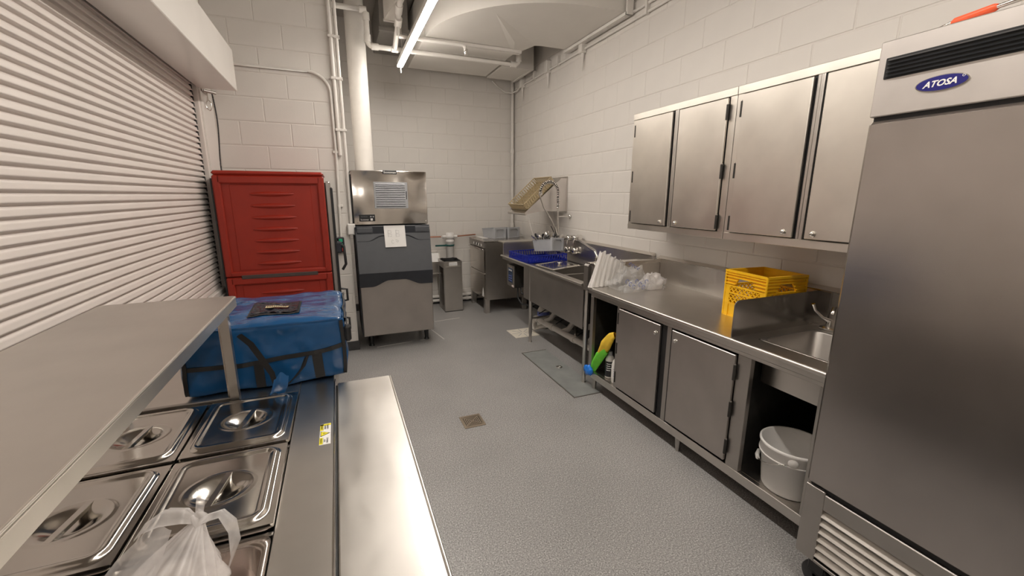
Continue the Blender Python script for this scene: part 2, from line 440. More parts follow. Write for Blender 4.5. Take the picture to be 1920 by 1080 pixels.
MB().tube([(.69, 4.62, 3.24), (.69, 4.62, 3.118)], .018, 10).build('drop_pipe', 'pipe', sp)
MB().lathe([(0, -.03), (.014, -.03), (.012, -.012), (.02, 0), (.02, .03), (0, .03)], (1.37, 4.62, 3.05), 'z', 12).build('sprinkler_head', 'chrome', sp)

colm = thing('vent_column', 'thick round white painted pipe column behind the ice machine', 'column', (.325, 5.22, 0))
MB().cyl((.325, 5.22, 0), (.325, 5.22, ZC), .10, 32).build('shaft', 'pipe', colm)
MB().lathe([(.10, 0), (.115, .003), (.115, .05), (.10, .053)], (.325, 5.22, 0)).build('base_collar', 'base', colm)

# thin conduits on the corner wall
cw = thing('conduit', 'thin painted conduit bending down the block wall to the switch', 'pipe', (-.3, YL, 2.69))
cy = YL-.022
MB().tube([(-.90, cy, 2.69), (-.15, cy, 2.69)]+arc((-.15, cy, 2.51), .18, 90, 0, 10)+[(.03, cy, 2.4), (.032, cy, 1.95), (.014, cy, 1.20)], .0125, 10).build('tube', 'pipe', cw)
for z in (2.0, 1.5): MB().box(.005, .055, YL-.03, YL-PR, z-.012, z+.012, .003).build('strap', 'pipe', cw)
for k, (x, r_, lab) in enumerate(((.068, .017, 'left of the two straight vertical conduits on the wall corner'), (.118, .014, 'right of the two straight vertical conduits on the wall corner'))):
    yy = YL-.03 if k == 0 else YL-.02
    t = thing('corner_conduit', lab, 'pipe', (x, yy, 1.33))
    MB().cyl((x, yy, 1.33 if k else 1.97), (x, yy, ZC), r_, 12).build('tube', 'pipe', t)
    for z in (3.0, 2.65, 2.2): MB().box(x-.025, x+.025, yy-.02, yy+.02, z-.012, z+.012, .003).build('coupling', 'pipe', t)
t = thing('junction_box', 'small white electrical box where the conduit ends on the wall corner', 'box', (.115, 4.5, 1.21))
MB().box(.078, .150, YL-.055, YL-PR, 1.215, 1.325, .006).build('body', 'plastic_w', t)
MB().box(.084, .144, YL-.06, YL-.054, 1.222, 1.318, .003).build('cover', 'plastic_w', t)
t = thing('push_button_switch', 'dark switch with green and red buttons on the block wall', 'switch', (.01, 4.5, 1.04))
MB().box(-.026, .040, YL-.055, YL-PR, 1.045, 1.195, .008).build('housing', 'slate_d', t)
for z, mt in ((1.165, 'btn_g'), (1.12, 'btn_g'), (1.075, 'btn_r')): MB().box(-.010, .024, YL-.062, YL-.054, z-.016, z+.016, .004).build('button', mt, t)

# conduits and hanger boxes high on the right wall
rc = thing('conduit', 'pair of thin conduits running high along the right wall', 'pipe', (XW, 3.5, 3.09))
MB().tube([(XW-.02, -1.0, 3.10), (XW-.02, 6.05, 3.10)], .012, 8).build('tube', 'pipe', rc)
MB().tube([(XW-.02, -1.0, 3.165), (XW-.02, 4.2, 3.165)], .012, 8).build('tube', 'pipe', rc)
MB().tube([(XW-.02, 5.84, 3.10), (2.51, 5.95, 3.06), (2.47, 6.03, 3.04), (2.38, 6.08, 3.055), (2.28, 6.12, 3.13), (2.2, 6.125, 3.2)], .010, 8).build('loop_cable', 'pipe', rc)
for y in (3.2, 4.75, 5.4): MB().box(XW-.045, XW-PR, y-.012, y+.012, 3.08, 3.19, .003).build('strap', 'pipe', rc)
for y, lab in ((4.20, 'nearest'), (5.00, 'middle'), (5.78, 'farthest')):
    t = thing('hanger_bracket', f'{lab} of the three painted brackets with a pointed rod high on the wall', 'bracket', (XW-.03, y, 2.9), group='brackets along the conduit')
    MB().box(XW-.07, XW-PR, y-.035, y+.035, 3.06, 3.20, .006).build('box', 'pipe', t)
    MB().tube([(XW-.03, y, 3.06), (XW-.03, y, 3.03), (XW-.03, y, 2.89)], [.020, .016, .003], 10).build('rod', 'pipe', t)
cp = thing('corner_pipe', 'slim white pipe standing in the far room corner', 'pipe', (XW-.05, YB-.05, 0))
MB().cyl((XW-.05, YB-.05, .10), (XW-.05, YB-.05, 3.3), .022, 12).build('tube', 'pipe', cp)
for z in (2.25, 1.15): MB().cyl((XW-.05, YB-.05, z-.03), (XW-.05, YB-.05, z+.03), .030, 12).build('coupling', 'pipe', cp)

# ================================================================== ROLLER SHUTTER
sh = thing('roller_shutter', 'closed cream roller shutter of narrow horizontal slats with hood', 'shutter', (-.95, 1.5, .80))
pit = .0425
prof = [(-.0105, 0), (-.0115, .003), (-.011, .0085), (.000, .0098), (.005, .0108), (.0062, .0135), (.0058, .017), (.0045, .022), (.0038, .030), (.0020, .038), (-.002, .0408), (-.0105, pit)]
sl = MB(); y0, y1 = -1.52, 4.16
sl.add([(x, y0, z) for x, z in prof]+[(x, y1, z) for x, z in prof], [(i, i+1, len(prof)+i+1, len(prof)+i) for i in range(len(prof)-1)], True)
slm = sl.mesh('slat', 'shut')
ns = int((2.52-.84)/pit)
for k in range(ns):
    o = bpy.data.objects.new('slat', slm); col.objects.link(o); o.parent = sh; o.location = (-.01, -1.5, .04+k*pit)
MB().box(-.975, -.93, -1.5, 4.15, .80, .845, .006).build('bottom_bar', 'hood', sh)
MB().box(-.985, -.925, 4.145, 4.20, .80, 2.46, .003).build('guide_rail', 'shut', sh)
MB().box(-.968, -.9555, 4.115, 4.146, .80, 2.46).build('slat_gap_shade', 'black', sh)  # black strip painting the shade in the grooves at the slat ends
hd = MB(); hx, hz0, hz1 = -.672, 2.415, 2.715
poly = [(-.94, hz0+.012), (-.925, hz0), (hx, hz0), (hx+.004, hz0+.004), (hx+.004, hz1), (hx-.03, hz1+.03), (-.94, hz1+.03)]
hd.prism(poly, 'y', -1.6, 4.20); hd.build('hood', 'hood', sh)
MB().box(-.93, -.90, 4.20, 4.36, 2.395, 2.425, .004).build('bracket', 'steel_d', sh)
MB().cyl((-.905, 4.22, 2.405), (-.84, 4.30, 2.405), .012, 8).build('bracket_pin', 'steel_d', sh)
ch = MB()
for k in range(60):
    z = 2.40-k*.0125; x = -.868 + .01*math.sin(k*.1)
    ch.lathe([(0, -.007), (.006, -.004), (.006, .004), (0, .007)], (x, 4.33, z), 'z', 6)
ch.build('pull_chain', 'blackp', sh)
hk = MB(); hx0, hy0 = -.885, 4.25
hk.tube([(hx0, hy0, 2.41), (hx0, hy0, 2.34)], .006, 8)
hk.tube([(hx0+.018*math.cos(a), hy0, 2.30+.038*math.sin(a)) for a in [2*PI*k/16 for k in range(16)]], .005, 8, closed=True)
hk.build('hook', 'chrome', sh)

# ================================================================== FLOOR FITTINGS
def floor_grate(name, label, cx, cy, w_, h_, mat, bars, rot=0, diag=False):
    t = thing(name, label, 'drain', (cx, cy, 0), rot, local=True)
    fr = MB(); e = .014; z = .004
    fr.box(-w_/2, w_/2, -h_/2, -h_/2+e, 0, z).box(-w_/2, w_/2, h_/2-e, h_/2, 0, z).box(-w_/2, -w_/2+e, -h_/2+e, h_/2-e, 0, z).box(w_/2-e, w_/2, -h_/2+e, h_/2-e, 0, z)
    fr.build('frame', mat, t)
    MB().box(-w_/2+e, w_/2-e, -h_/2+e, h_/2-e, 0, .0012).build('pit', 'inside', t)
    return t, w_/2-e, h_/2-e
t, a, b = floor_grate('floor_drain', 'small square bronze grate set in the open grey floor', .785, 2.67, .155, .165, 'bronze', 6)
for q in range(4):
    for k in range(5):
        x = .012+k*.0125; mb = MB(); L = a-x
        mb.box(x-.0035, x+.0035, -x, x, .001, .004); mb.xf(Matrix.Rotation(q*PI/2, 4, 'Z')); mb.build('bar', 'bronze', t)
for q in range(2):
    mb = MB().box(-a*1.3, a*1.3, -.003, .003, .001, .0042); mb.xf(Matrix.Rotation(PI/4+q*PI/2, 4, 'Z')); mb.build('rib', 'bronze', t)
t, a, b = floor_grate('floor_sink', 'cream plastic floor sink grate under the sink pipes', 1.93, 4.37, .30, .30, 'pvc_grate', 6)
MB().box(-a, a, -b, b, .0012, .0035).build('cover', 'pvc_grate', t)
for q in range(8):
    mb = MB().box(.03, a, -.004, .004, .003, .0045); mb.xf(Matrix.Rotation(q*PI/4, 4, 'Z')); mb.build('slot', 'ink', t)
t = thing('access_cover', 'grey green steel access cover flush in floor before the sink', 'cover', (1.79, 3.23, 0))
MB().box(1.66, 1.93, 2.71, 3.76, 0, .003, .001).build('plate', 'plate', t)
MB().box(1.65, 1.66, 2.70, 3.77, 0, .004).box(1.66, 1.93, 3.76, 3.77, 0, .004).box(1.66, 1.93, 2.70, 2.71, 0, .004).build('frame', 'steel_d', t)
MB().lathe([(.028, .003), (.03, .006), (.015, .006), (.012, .003)], (1.84, 3.30, 0), 'z', 16).build('lift_ring', 'steel', t)
for ti, (a, b) in enumerate((((.279, 4.516), (.661, 4.562)), ((.75, 4.57), (.83, 4.58)), ((.94, 4.95), (1.01, 4.499)), ((1.054, 5.218), (1.40, 5.27)))):
    a = Vector((*a, 0)); b = Vector((*b, 0)); dv = (b-a).normalized(); nn = Vector((-dv.y, dv.x, 0))*.006
    mb = MB(); z = Vector((0, 0, .0015)); mb.add([a-nn, b-nn, b+nn, a+nn, a-nn+z, b-nn+z, b+nn+z, a+nn+z], [(0,1,2,3), (4,5,6,7), (0,1,5,4), (1,2,6,5), (2,3,7,6), (3,0,4,7)])
    o = mb.build(f'trim_{ti+1}', 'caulk'); o['kind'] = 'structure'

# ================================================================== SERVING TABLE
ZT = .90
st = thing('serving_table', 'long stainless hot food table with sunken pan wells and front shelf board', 'table', (-.4, .9, 0))
fx, bxk, y_end = -.062, -.80, 2.20
rows = [1.415, 1.07, .725]; PX = (-.313, -.583); LW, LL = .262, .328
w0, w1 = PX[1]-LW/2-.008, PX[0]+LW/2+.0005         # well band in x
wy0, wy1 = rows[2]-LL/2-.01, rows[0]+LL/2+.01
MB().box(w1, fx, -.5, y_end, ZT-.03, ZT, .003).build('front_strip', 'steel_y', st)
MB().box(bxk, w0, -.5, y_end, ZT-.03, ZT, .003).build('back_strip', 'steel_y', st)
MB().box(w0, w1, wy1, y_end, ZT-.03, ZT).build('end_strip', 'steel_y', st)
MB().box(w0, w1, -.5, wy0, ZT-.03, ZT).build('end_strip', 'steel_y', st)
for y in (rows[0]-LL/2-.008, rows[1]-LL/2-.008): MB().box(w0, w1, y-.006, y+.006, ZT-.03, ZT-.004).build('divider_bar', 'steel', st)
bd = MB().box(fx-.004, fx, -.5, y_end, .30, ZT-.03).box(bxk, bxk+.004, -.5, y_end, .30, ZT-.03).box(bxk, fx, y_end-.004, y_end, .30, ZT-.03).box(bxk, fx, -.5, -.496, .30, ZT-.03).box(bxk, fx, -.5, y_end, .30, .304)
bd.build('body', 'steel_d', st)
for x in (bxk+.05, fx-.05):
    for y in (-.42, .9, y_end-.08): MB().tube([(x, y, .30), (x, y, .03), (x, y, 0)], [.02, .02, .026], 12).build('leg', 'steel', st)
MB().box(fx+.010, .140, -.5, 1.625, ZT-.022, ZT+.002, .003).build('shelf_board', 'board', st)
MB().box(.140, .146, -.5, 1.627, ZT-.035, ZT+.001, .002).build('board_edge', 'steel', st)
MB().box(fx, fx+.004, -.5, 1.66, ZT-.03, ZT+.006, .0015).build('raised_edge', 'chrome', st)
MB().box(fx+.004, fx+.010, -.5, 1.625, ZT-.03, ZT-.008).build('hinge_gap', 'black', st)
for y in (0., .8, 1.5): MB().prism([(fx, ZT-.024), (.12, ZT-.024), (fx, ZT-.20)], 'y', y-.003, y+.003).build('board_bracket', 'steel', st)
# sticker
def sticker():
    x0, x1, yA, yB = -.102, -.072, 1.205, 1.325
    z = ZT+.0008
    s_ = MB().box(x0, x1, yA, yB, ZT, z).build('caution_sticker', 'paper', st)
    MB().box(x0, x1, yB-.012, yB-.002, z, z+.0005).build('sticker_band', 'yel_s', s_)
    for a0, a1 in ((yB-.04, yB-.002), (yA+.002, yA+.038)):
        MB().box(x0, x0+.009, a0, a1, z, z+.0005).build('sticker_band', 'yel_s', s_)
        MB().box(x0+.0095, x0+.010, a0, a1, z, z+.0005).build('sticker_rule', 'black', s_)
    ym = (yA+yB)/2
    MB().prism([(x0+.002, ym-.016), (x1-.002, ym), (x0+.002, ym+.016)], 'z', z, z+.0006).build('warning_triangle', 'black', s_)
    MB().prism([(x0+.0035, ym-.0125), (x1-.0055, ym), (x0+.0035, ym+.0125)], 'z', z+.0005, z+.0009).build('warning_triangle', 'yel_s', s_)
    MB().box(x0+.008, x0+.015, ym-.001, ym+.001, z+.0009, z+.0012).build('warning_mark', 'black', s_)
    for yc, l1, l2 in ((yB-.021, 'SURFACE', 'CALIENTE'), (yA+.020, 'HOT', 'SURFACE')):
        for q, tx in enumerate((l1, l2)): text(tx, .0068, 'lettering', 'black', s_, (x0+.0145+q*.007, yc, z+.0006), (0, 1, 0), (-1, 0, 0), .0003)
        text('CAUTION' if l1 == 'HOT' else 'CUIDADO', .0062, 'lettering', 'black', s_, (x0+.0048, yc, z+.0009), (0, 1, 0), (-1, 0, 0), .0003)
sticker()
# overshelf
os_ = thing('overshelf', 'stainless shelf raised on posts above the pan wells', 'shelf', (-.52, .6, ZT))
sx0, sx1, sz, sy1 = -.705, -.342, 1.265, 1.645
MB().prism([(sx0, -.5), (sx1, -.5), (sx1, sy1-.012), (sx1-.012, sy1), (sx0, sy1)], 'z', sz-.004, sz).build('shelf_top', 'steel_top', os_)
MB().box(sx1-.004, sx1, -.5, sy1-.012, sz-.034, sz-.003, .0015).build('front_lip', 'cabdoor', os_)
MB().tube([(sx1-.003, -.5, sz-.0035), (sx1-.003, sy1-.012, sz-.0035)], .0042, 10).build('rolled_edge', 'cabdoor', os_)
MB().box(sx0, sx0+.004, -.5, sy1, sz-.032, sz-.001).box(sx0, sx1-.012, sy1-.004, sy1, sz-.032, sz-.001).build('side_lip', 'steel', os_)
for y in (1.60, -.4):
    for x in (-.378, -.685):
        MB().prism([(x-.012, y-.012), (x+.014, y-.012), (x+.014, y+.014), (x+.010, y+.014), (x+.010, y-.006), (x-.012, y-.006)], 'z', ZT, sz-.004).build('post', 'steel', os_)
        MB().prism([(x-.019, y-.004), (x-.014, y-.004), (x-.014, y+.014), (x-.019, y+.014)], 'z', ZT, sz-.004).build('post_flange', 'bright', os_)
        MB().box(x-.02, x+.022, y-.02, y+.02, ZT, ZT+.004, .001).build('foot_plate', 'steel', os_)
    MB().box(-.68, -.39, y-.006, y+.010, ZT+.004, ZT+.020, .002).build('bottom_rail', 'steel_d', os_)

# pans and lids
def tub(mb, cx, cy, w_, l_, z, depth, rad=.035, taper=.012, rim=.012):
    o1 = rrect(cx-w_/2, cx+w_/2, cy-l_/2, cy+l_/2, rad*.6); i1 = rrect(cx-w_/2+rim, cx+w_/2-rim, cy-l_/2+rim, cy+l_/2-rim, rad)
    i2 = rrect(cx-w_/2+rim+.004, cx+w_/2-rim-.004, cy-l_/2+rim+.004, cy+l_/2-rim-.004, rad)
    i3 = rrect(cx-w_/2+rim+taper, cx+w_/2-rim-taper, cy-l_/2+rim+taper, cy+l_/2-rim-taper, rad*1.1)
    i4 = rrect(cx-w_/2+rim+taper+.02, cx+w_/2-rim-taper-.02, cy-l_/2+rim+taper+.02, cy+l_/2-rim-taper-.02, rad*.9)
    n = len(o1); rings = [(o1, z-.003), (o1, z), (i1, z), (i2, z-.005), (i3, z-depth+.02), (i4, z-depth)]
    vs = [(x, y, zz) for ring, zz in rings for x, y in ring]
    mb.add(vs, [(q*n+i, q*n+(i+1)%n, (q+1)*n+(i+1)%n, (q+1)*n+i) for q in range(len(rings)-1) for i in range(n)], True)
    mb.add([(x, y, z-depth) for x, y in i4], [tuple(range(n))])
    return mb
pl = {(0,0): 'stainless food pan under the lid at far end of the aisle row', (1,0): 'stainless food pan under the near lid of the aisle row',
      (2,0): 'open stainless food pan holding a red printed paper wrap', (0,1): 'stainless food pan under the far lid below the raised shelf',
      (1,1): 'stainless food pan under the near lid below the raised shelf', (2,1): 'open stainless food pan beneath the knotted plastic bag'}
for (i, j), lab in pl.items():
    mb = tub(MB(), PX[j], rows[i], LW, LL, ZT+.003, .14)
    one(mb, 'food_pan', 'pan_in', lab, 'food pan', 'food pans in the serving table', org=(PX[j], rows[i], ZT-.14))
def lid_mesh():
    nu, nv = 76, 92
    def sd(x, y, hw, hl, rad):
        qx, qy = abs(x)-hw+rad, abs(y)-hl+rad
        return math.hypot(max(qx, 0), max(qy, 0))+min(max(qx, qy), 0)-rad
    def sst(a, b, x): t_ = max(0, min(1, (x-a)/(b-a))); return t_*t_*(3-2*t_)
    def fn(u, v):
        x, y = (u-.5)*LW, (v-.5)*LL
        dd = sd(x, y, LW/2-.020, LL/2-.020, .030)
        z = .004
        z += .009*sst(.006, -.002, dd) - .0045*sst(-.008, -.018, dd)
        e = math.hypot(x/.066, y/.058)
        z -= .020*(1-sst(.25, 1.0, e)) if e < 1 else 0
        if 1 <= e < 1.16: z += .0015*math.sin((e-1)/.16*PI)
        return Vector((x, y, z))
    mb = MB().grid(fn, nu, nv)
    o = rrect(-LW/2, LW/2, -LL/2, LL/2, .006, 2); n = len(o)
    mb.add([(x, y, .0045) for x, y in o]+[(x, y, -.006) for x, y in o], [(i, (i+1)%n, n+(i+1)%n, n+i) for i in range(n)])
    return mb.mesh('lid_plate', 'lid')
lidm = lid_mesh()
hm = MB().box(-.0075, .0075, -.0625, .0625, .0075, .0100, .001).box(-.0075, -.0055, -.0625, .0625, .001, .0080).box(.0055, .0075, -.0625, .0625, .001, .0080).mesh('handle', 'lid')
ll = {(0,0): 'square steel pan lid nearest the blue bag in the aisle side row', (1,0): 'square steel pan lid beside the knotted plastic bag on aisle side',
      (0,1): 'square steel pan lid at the far end partly under the raised shelf', (1,1): 'square steel pan lid left of the plastic bag partly under the shelf'}
for (i, j), lab in ll.items():
    t = thing('pan_lid', lab, 'lid', (PX[j], rows[i], ZT+.0095), {(0,0): -.012, (1,0): .008, (0,1): .004, (1,1): -.006}[i, j], 'lids on the food pans', local=True)
    o = bpy.data.objects.new('lid_plate', lidm); col.objects.link(o); o.parent = t
    o = bpy.data.objects.new('handle', hm); col.objects.link(o); o.parent = t; o.rotation_euler = (0, 0, -.16)

# wrapped sandwich in the open pan
def blob(c, sx, sy, sz, amp, seed, nu=28, nv=18, freq=6, p=2.6):
    c = Vector(c)
    def fn(u, v):
        a, b = u*2*PI, (v-.5)*PI
        def sg(x, e): return math.copysign(abs(x)**e, x)
        e = 2/p
        n_ = Vector((sg(math.cos(b), e)*sg(math.cos(a), e), sg(math.cos(b), e)*sg(math.sin(a), e), sg(math.sin(b), e)))
        k = 1+amp*noise.noise(n_*freq*.5+Vector((seed, seed*.7, 0)))
        return c+Vector((n_.x*sx, n_.y*sy, n_.z*sz))*k
    return MB().grid(fn, nu, nv)
t = thing('wrapped_sandwich', 'pale paper wrapped bundle with red line print in the open pan', 'wrapped food', (-.265, .735, ZT-.13))
blob((-.268, .712, ZT-.035), .068, .075, .040, .22, 3, p=2.4).build('wrap', 'pinkwrap', t)
rl = MB()
for k in range(7):
    pts = []
    for q in range(9):
        u = -.04+.08*random.random(); pts.append((-.295+.009*k+.014*math.sin(q*1.7+k), .665+.011*q, ZT+.004+.006*math.sin(q*.9)-abs(q-4)*.0035))
    rl.tube(pts, .0011, 5)
rl.build('print', 'red_ink', t)

# knotted white plastic bag
kb = thing('plastic_bag', 'knotted translucent white plastic carrier bag standing on the pans', 'bag', (-.36, .76, ZT))
kn = P(372, 975, 2, 1.02)
def skirt(u, v):
    a = u*2*PI
    rr = .009+.080*v**1.05*(1+.22*abs(math.sin(a*4.5+1))+.10*math.sin(a*13+v*5)+.18*noise.noise(Vector((math.cos(a)*1.5, math.sin(a)*1.5, v*2))))
    cx = kn.x-.058*v; cy_ = kn.y-.075*v
    z = kn.z-(kn.z-ZT-.012)*(v**1.15)
    if v > .88: rr *= 1-(v-.88)*2.2
    z = max(z, ZT+.017)
    return Vector((cx+rr*math.cos(a), cy_+rr*1.0*math.sin(a), z))
MB().grid(skirt, 90, 26).build('bag_body', 'film', kb)
MB().tube([kn+Vector((-.014, 0, -.004)), kn+Vector((0, .008, .006)), kn+Vector((.012, 0, 0)), kn+Vector((0, -.008, -.006)), kn+Vector((-.010, .004, .008))], [.005, .010, .011, .010, .005], 10).build('knot', 'film', kb)
def ribbon(pts, widths, axis, fold=.35):
    pts = [Vector(p) for p in pts]; ax = Vector(axis).normalized(); mb = MB(); n_ = len(pts)
    def fn(u, v):
        t_ = u*(n_-1); i = min(int(t_), n_-2); fr_ = t_-i
        p = pts[i].lerp(pts[i+1], fr_); w_ = widths[i]*(1-fr_)+widths[i+1]*fr_
        q = (v-.5)
        return p+ax*w_*q+Vector((0, 0, 1))*w_*fold*math.cos(q*PI*2.2)*.5
    return mb.grid(fn, (n_-1)*4, 8)
k3 = lambda x, y, z: kn+Vector((x, y, z))
ribbon([k3(0,0,0), k3(-.02,.004,.018), k3(-.05,.006,.024), k3(-.075,.0,.014), k3(-.09,-.01,-.002)], [.012, .034, .040, .026, .006], (.2, 1, .2)).build('bag_handle', 'film', kb)
ribbon([k3(-.055,.0,.004), k3(-.085,-.03,-.03), k3(-.115,-.075,-.07), k3(-.135,-.12,-.095)], [.05, .10, .13, .15], (.8, -.6, .1), .15).build('bag_side', 'film', kb)
ribbon([k3(0,0,0), k3(.004,.012,.03), k3(.002,.018,.05)], [.012, .014, .003], (1, .2, 0)).build('bag_handle', 'film', kb)
ribbon([k3(-.01,-.01,-.012), k3(.012,-.004,.006), k3(.036,.0,.006), k3(.052,-.008,-.018), k3(.055,-.02,-.055), k3(.042,-.035,-.09)], [.012, .02, .020, .030, .036, .012], (.3, .9, .2)).build('bag_handle', 'film', kb)
ribbon([k3(.0,-.01,-.004), k3(.010,-.02,-.03), k3(.018,-.035,-.07), k3(.026,-.045,-.10)], [.014, .03, .034, .03], (1, -.3, 0)).build('bag_handle', 'film', kb)

# ================================================================== BLUE DELIVERY BAG
bb = thing('insulated_bag', 'big shiny blue insulated delivery bag with black straps on the table end', 'bag', (-.27, 1.9, ZT))
BX0, BX1, BY0, BY1, BZ0, BZ1 = -.545, -.008, 1.672, 2.165, ZT+.002, 1.148
def bagfn(face):
    cx, cy_, cz = (BX0+BX1)/2, (BY0+BY1)/2, (BZ0+BZ1)/2; hx, hy, hz = (BX1-BX0)/2, (BY1-BY0)/2, (BZ1-BZ0)/2
    def fn(u, v):
        a, b = 2*u-1, 2*v-1
        p = {'t': (a, b, 1), 'f': (a, -1, b), 'k': (a, 1, b), 'l': (-1, a, b), 'r': (1, a, b), 'b': (a, b, -1)}[face]
        q = Vector(p); x, y, z = q
        # softened box
        s_ = .022
        L = Vector((x*hx, y*hy, z*hz)); core = Vector((max(-hx+s_, min(hx-s_, L.x)), max(-hy+s_, min(hy-s_, L.y)), max(-hz+s_, min(hz-s_, L.z))))
        dv = L-core
        if dv.length > 1e-6: L = core+dv.normalized()*s_
        # bulge and wrinkles
        n1 = noise.noise(Vector((L.x*6, L.y*6, L.z*9))); n2 = noise.noise(Vector((L.x*20+3, L.y*15, L.z*20)))
        bul = .007*(1-abs(x)**2)*(1-abs(y)**2) if face == 't' else 0
        sidebul = .005*(1-abs(b)) if face in 'flrk' else 0
        nrm = dv.normalized() if dv.length > 1e-6 else Vector((0,0,1))
        k = .010*n1+.006*n2
        out = L+nrm*(k+sidebul)+Vector((0, 0, bul))
        out.z = max(out.z, -hz+.001)
        if face == 't': out.z += -.010*max(0, a)**2*max(0, -b)
        return Vector((cx, cy_, cz))+out
    return fn
bm_ = MB()
for fc in 'tfklrb': bm_.grid(bagfn(fc), 40, 28)
bm_.build('bag_body', 'blue', bb)
def strapline(face, pts, wd, name, mat='black', lift=.004):
    fn = bagfn(face); mb = MB(); n_ = len(pts)
    nrm = {'t': Vector((0,0,1)), 'f': Vector((0,-1,0)), 'r': Vector((1,0,0))}[face]
    vs = []
    sub = []
    for i in range(n_-1):
        for k in range(8): sub.append(tuple(pts[i][q]+(pts[i+1][q]-pts[i][q])*k/8 for q in (0, 1)))
    sub.append(pts[-1])
    for (u, v) in sub:
        pass
    for i, (u, v) in enumerate(sub):
        p = fn(u, v); q = fn(*sub[min(i+1, len(sub)-1)]); o_ = fn(*sub[max(i-1, 0)])
        tdir = (q-o_).normalized(); side = tdir.cross(nrm).normalized()*wd/2
        vs += [p-side+nrm*lift, p+side+nrm*lift, p+side, p-side]
    m_ = len(sub)
    fs = []
    for i in range(m_-1):
        for k in range(4): fs.append((i*4+k, i*4+(k+1)%4, (i+1)*4+(k+1)%4, (i+1)*4+k))
    return mb.add(vs, fs).build(name, mat, bb)
strapline('f', [(0.02, .44), (.35, .42), (.6, .46), (.85, .5), (.985, .56)], .016, 'webbing_band')
strapline('f', [(.975, .95), (.985, .56), (.985, .05)], .013, 'edge_binding', lift=.006)
strapline('f', [(.03, .965), (.3, .97), (.6, .97), (.97, .965)], .006, 'top_seam', 'blue', .003)
strapline('f', [(.80, .48), (.805, .25), (.81, .02)], .034, 'webbing_band')
strapline('f', [(.44, .42), (.44, .2), (.44, .02)], .030, 'webbing_band')
strapline('f', [(.04, .9), (.03, .5), (.02, .05)], .012, 'edge_binding', lift=.006)
strapline('r', [(.05, .92), (.4, .95), (.95, .95)], .014, 'edge_binding', lift=.006)
strapline('r', [(.04, .60), (.4, .55), (.95, .55)], .014, 'webbing_band', lift=.006)
# shoulder of clip at the front right top corner
MB().box(-.012, .012, 1.655, 1.69, 1.05, 1.115, .008).build('buckle', 'blackp', bb)
# carrying strap hanging in front
hs = [P(*q) for q in ((448, 628, 1, 1.655), (470, 645, 1, 1.64), (490, 672, 1, 1.625), (510, 700, 1, 1.615), (517, 722, 1, 1.61))]
ribbon(hs, [.022, .024, .024, .022, .018], (.9, -.3, .5), .1).build('hand_strap', 'black', bb)
hs = [P(*q) for q in ((575, 668, 1, 1.655), (568, 688, 1, 1.64), (552, 708, 1, 1.625), (538, 722, 1, 1.61))]
ribbon(hs, [.020, .022, .020, .016], (.9, -.3, .5), .1).build('hand_strap', 'black', bb)
gw = [P(*q) for q in ((527, 703, 1, 1.60), (524, 722, 1, 1.59), (515, 742, 1, 1.585))]
ribbon(gw, [.048, .052, .056], (1, .25, .1), .45).build('strap_grip', 'blue', bb)
MB().tube([gw[2]+Vector((-.022, 0, -.004)), gw[2]+Vector((.022, .006, -.004))], .006, 8).build('grip_binding', 'black', bb)
# clear pocket on the top
tf = bagfn('t')
def on_top(u0, u1, v0, v1, lift, amp=.0015):
    return lambda u, v: tf(u0+(u1-u0)*u, v0+(v1-v0)*v)+Vector((0, 0, lift+amp*noise.noise(Vector((u*9, v*7, lift*900)))))
pk = MB().grid(on_top(.37, .70, .20, .58, .003), 16, 10).build('pocket_frame', 'black', bb)
MB().grid(on_top(.385, .685, .24, .54, .006, .005), 30, 20).build('pocket_window', 'pocket' if 'pocket' in M else 'screen', pk)
MB().grid(on_top(.47, .62, .34, .40, .0115, .001), 12, 4).build('label_card', 'tan', pk)
for k in range(9):
    a = .48+k*.0145
    MB().grid(on_top(a, a+.007, .355, .385, .0125, .001), 2, 2).build('label_print', 'black', pk)

# ================================================================== RED HOLDING CABINET
rcb = thing('holding_cabinet', 'tall red insulated holding cabinet standing against the shutter corner', 'cabinet', (-.48, 4.2, 0))
rx0, rx1, ry0, ry1, rz1 = -.872, -.086, 3.93, 4.46, 1.785
MB().box(rx0+.01, rx1-.01, ry0+.04, ry1, .16, rz1-.02, .02).build('body', 'steel_d', rcb)
def armour(z0, z1, ribs, name):
    mb = MB(); x0, x1 = rx0, rx1
    fr = .075
    mb.box(x0, x1, ry0+.022, ry0+.05, z0, z1, .006)
    mb.box(x0, x0+fr*.72, ry0, ry0+.03, z0, z1, .010); mb.box(x1-fr*.72, x1, ry0, ry0+.03, z0, z1, .010)
    mb.box(x0+.03, x1-.03, ry0, ry0+.03, z1-fr*.85, z1, .010); mb.box(x0+.03, x1-.03, ry0, ry0+.03, z0, z0+fr*.55, .010)
    o = mb.build(name, 'red', rcb)
    MB().box(x0+.105, x1-.105, ry0+.019, ry0+.030, z0+.05, z1-.07, .003).build('raised_field', 'red', o)
    zc0, zc1 = z0+.11, z1-.13
    for k in range(ribs):
        z = zc1-(zc1-zc0)*k/(ribs-1)
        rb = MB()
        def fn(u, v):
            x = (x0+x1)/2-.165+.33*u; s_ = math.sin(PI*u)**.6
            return Vector((x, ry0+.020-.020*s_*math.sin(PI*v)**.8, z-.012+.040*(v-.5)*(.2+.8*s_)))
        rb.grid(fn, 20, 6); rb.build('grip_rib', 'red', o)
    return o
armour(.95, rz1-.035, 7, 'side_panel')
armour(.20, .945, 7, 'side_panel')
MB().box(rx0, rx1, ry0, ry1, rz1-.034, rz1, .014).build('top_cap', 'red', rcb)
MB().box(rx0+.11, rx1-.11, ry0-.004, ry0+.01, .930, .962, .004).build('label_strip', 'red_d', rcb)
dr = MB().box(rx1, rx1+.045, ry0+.05, ry1-.01, .22, rz1-.07, .012).build('door', 'steel_d', rcb)
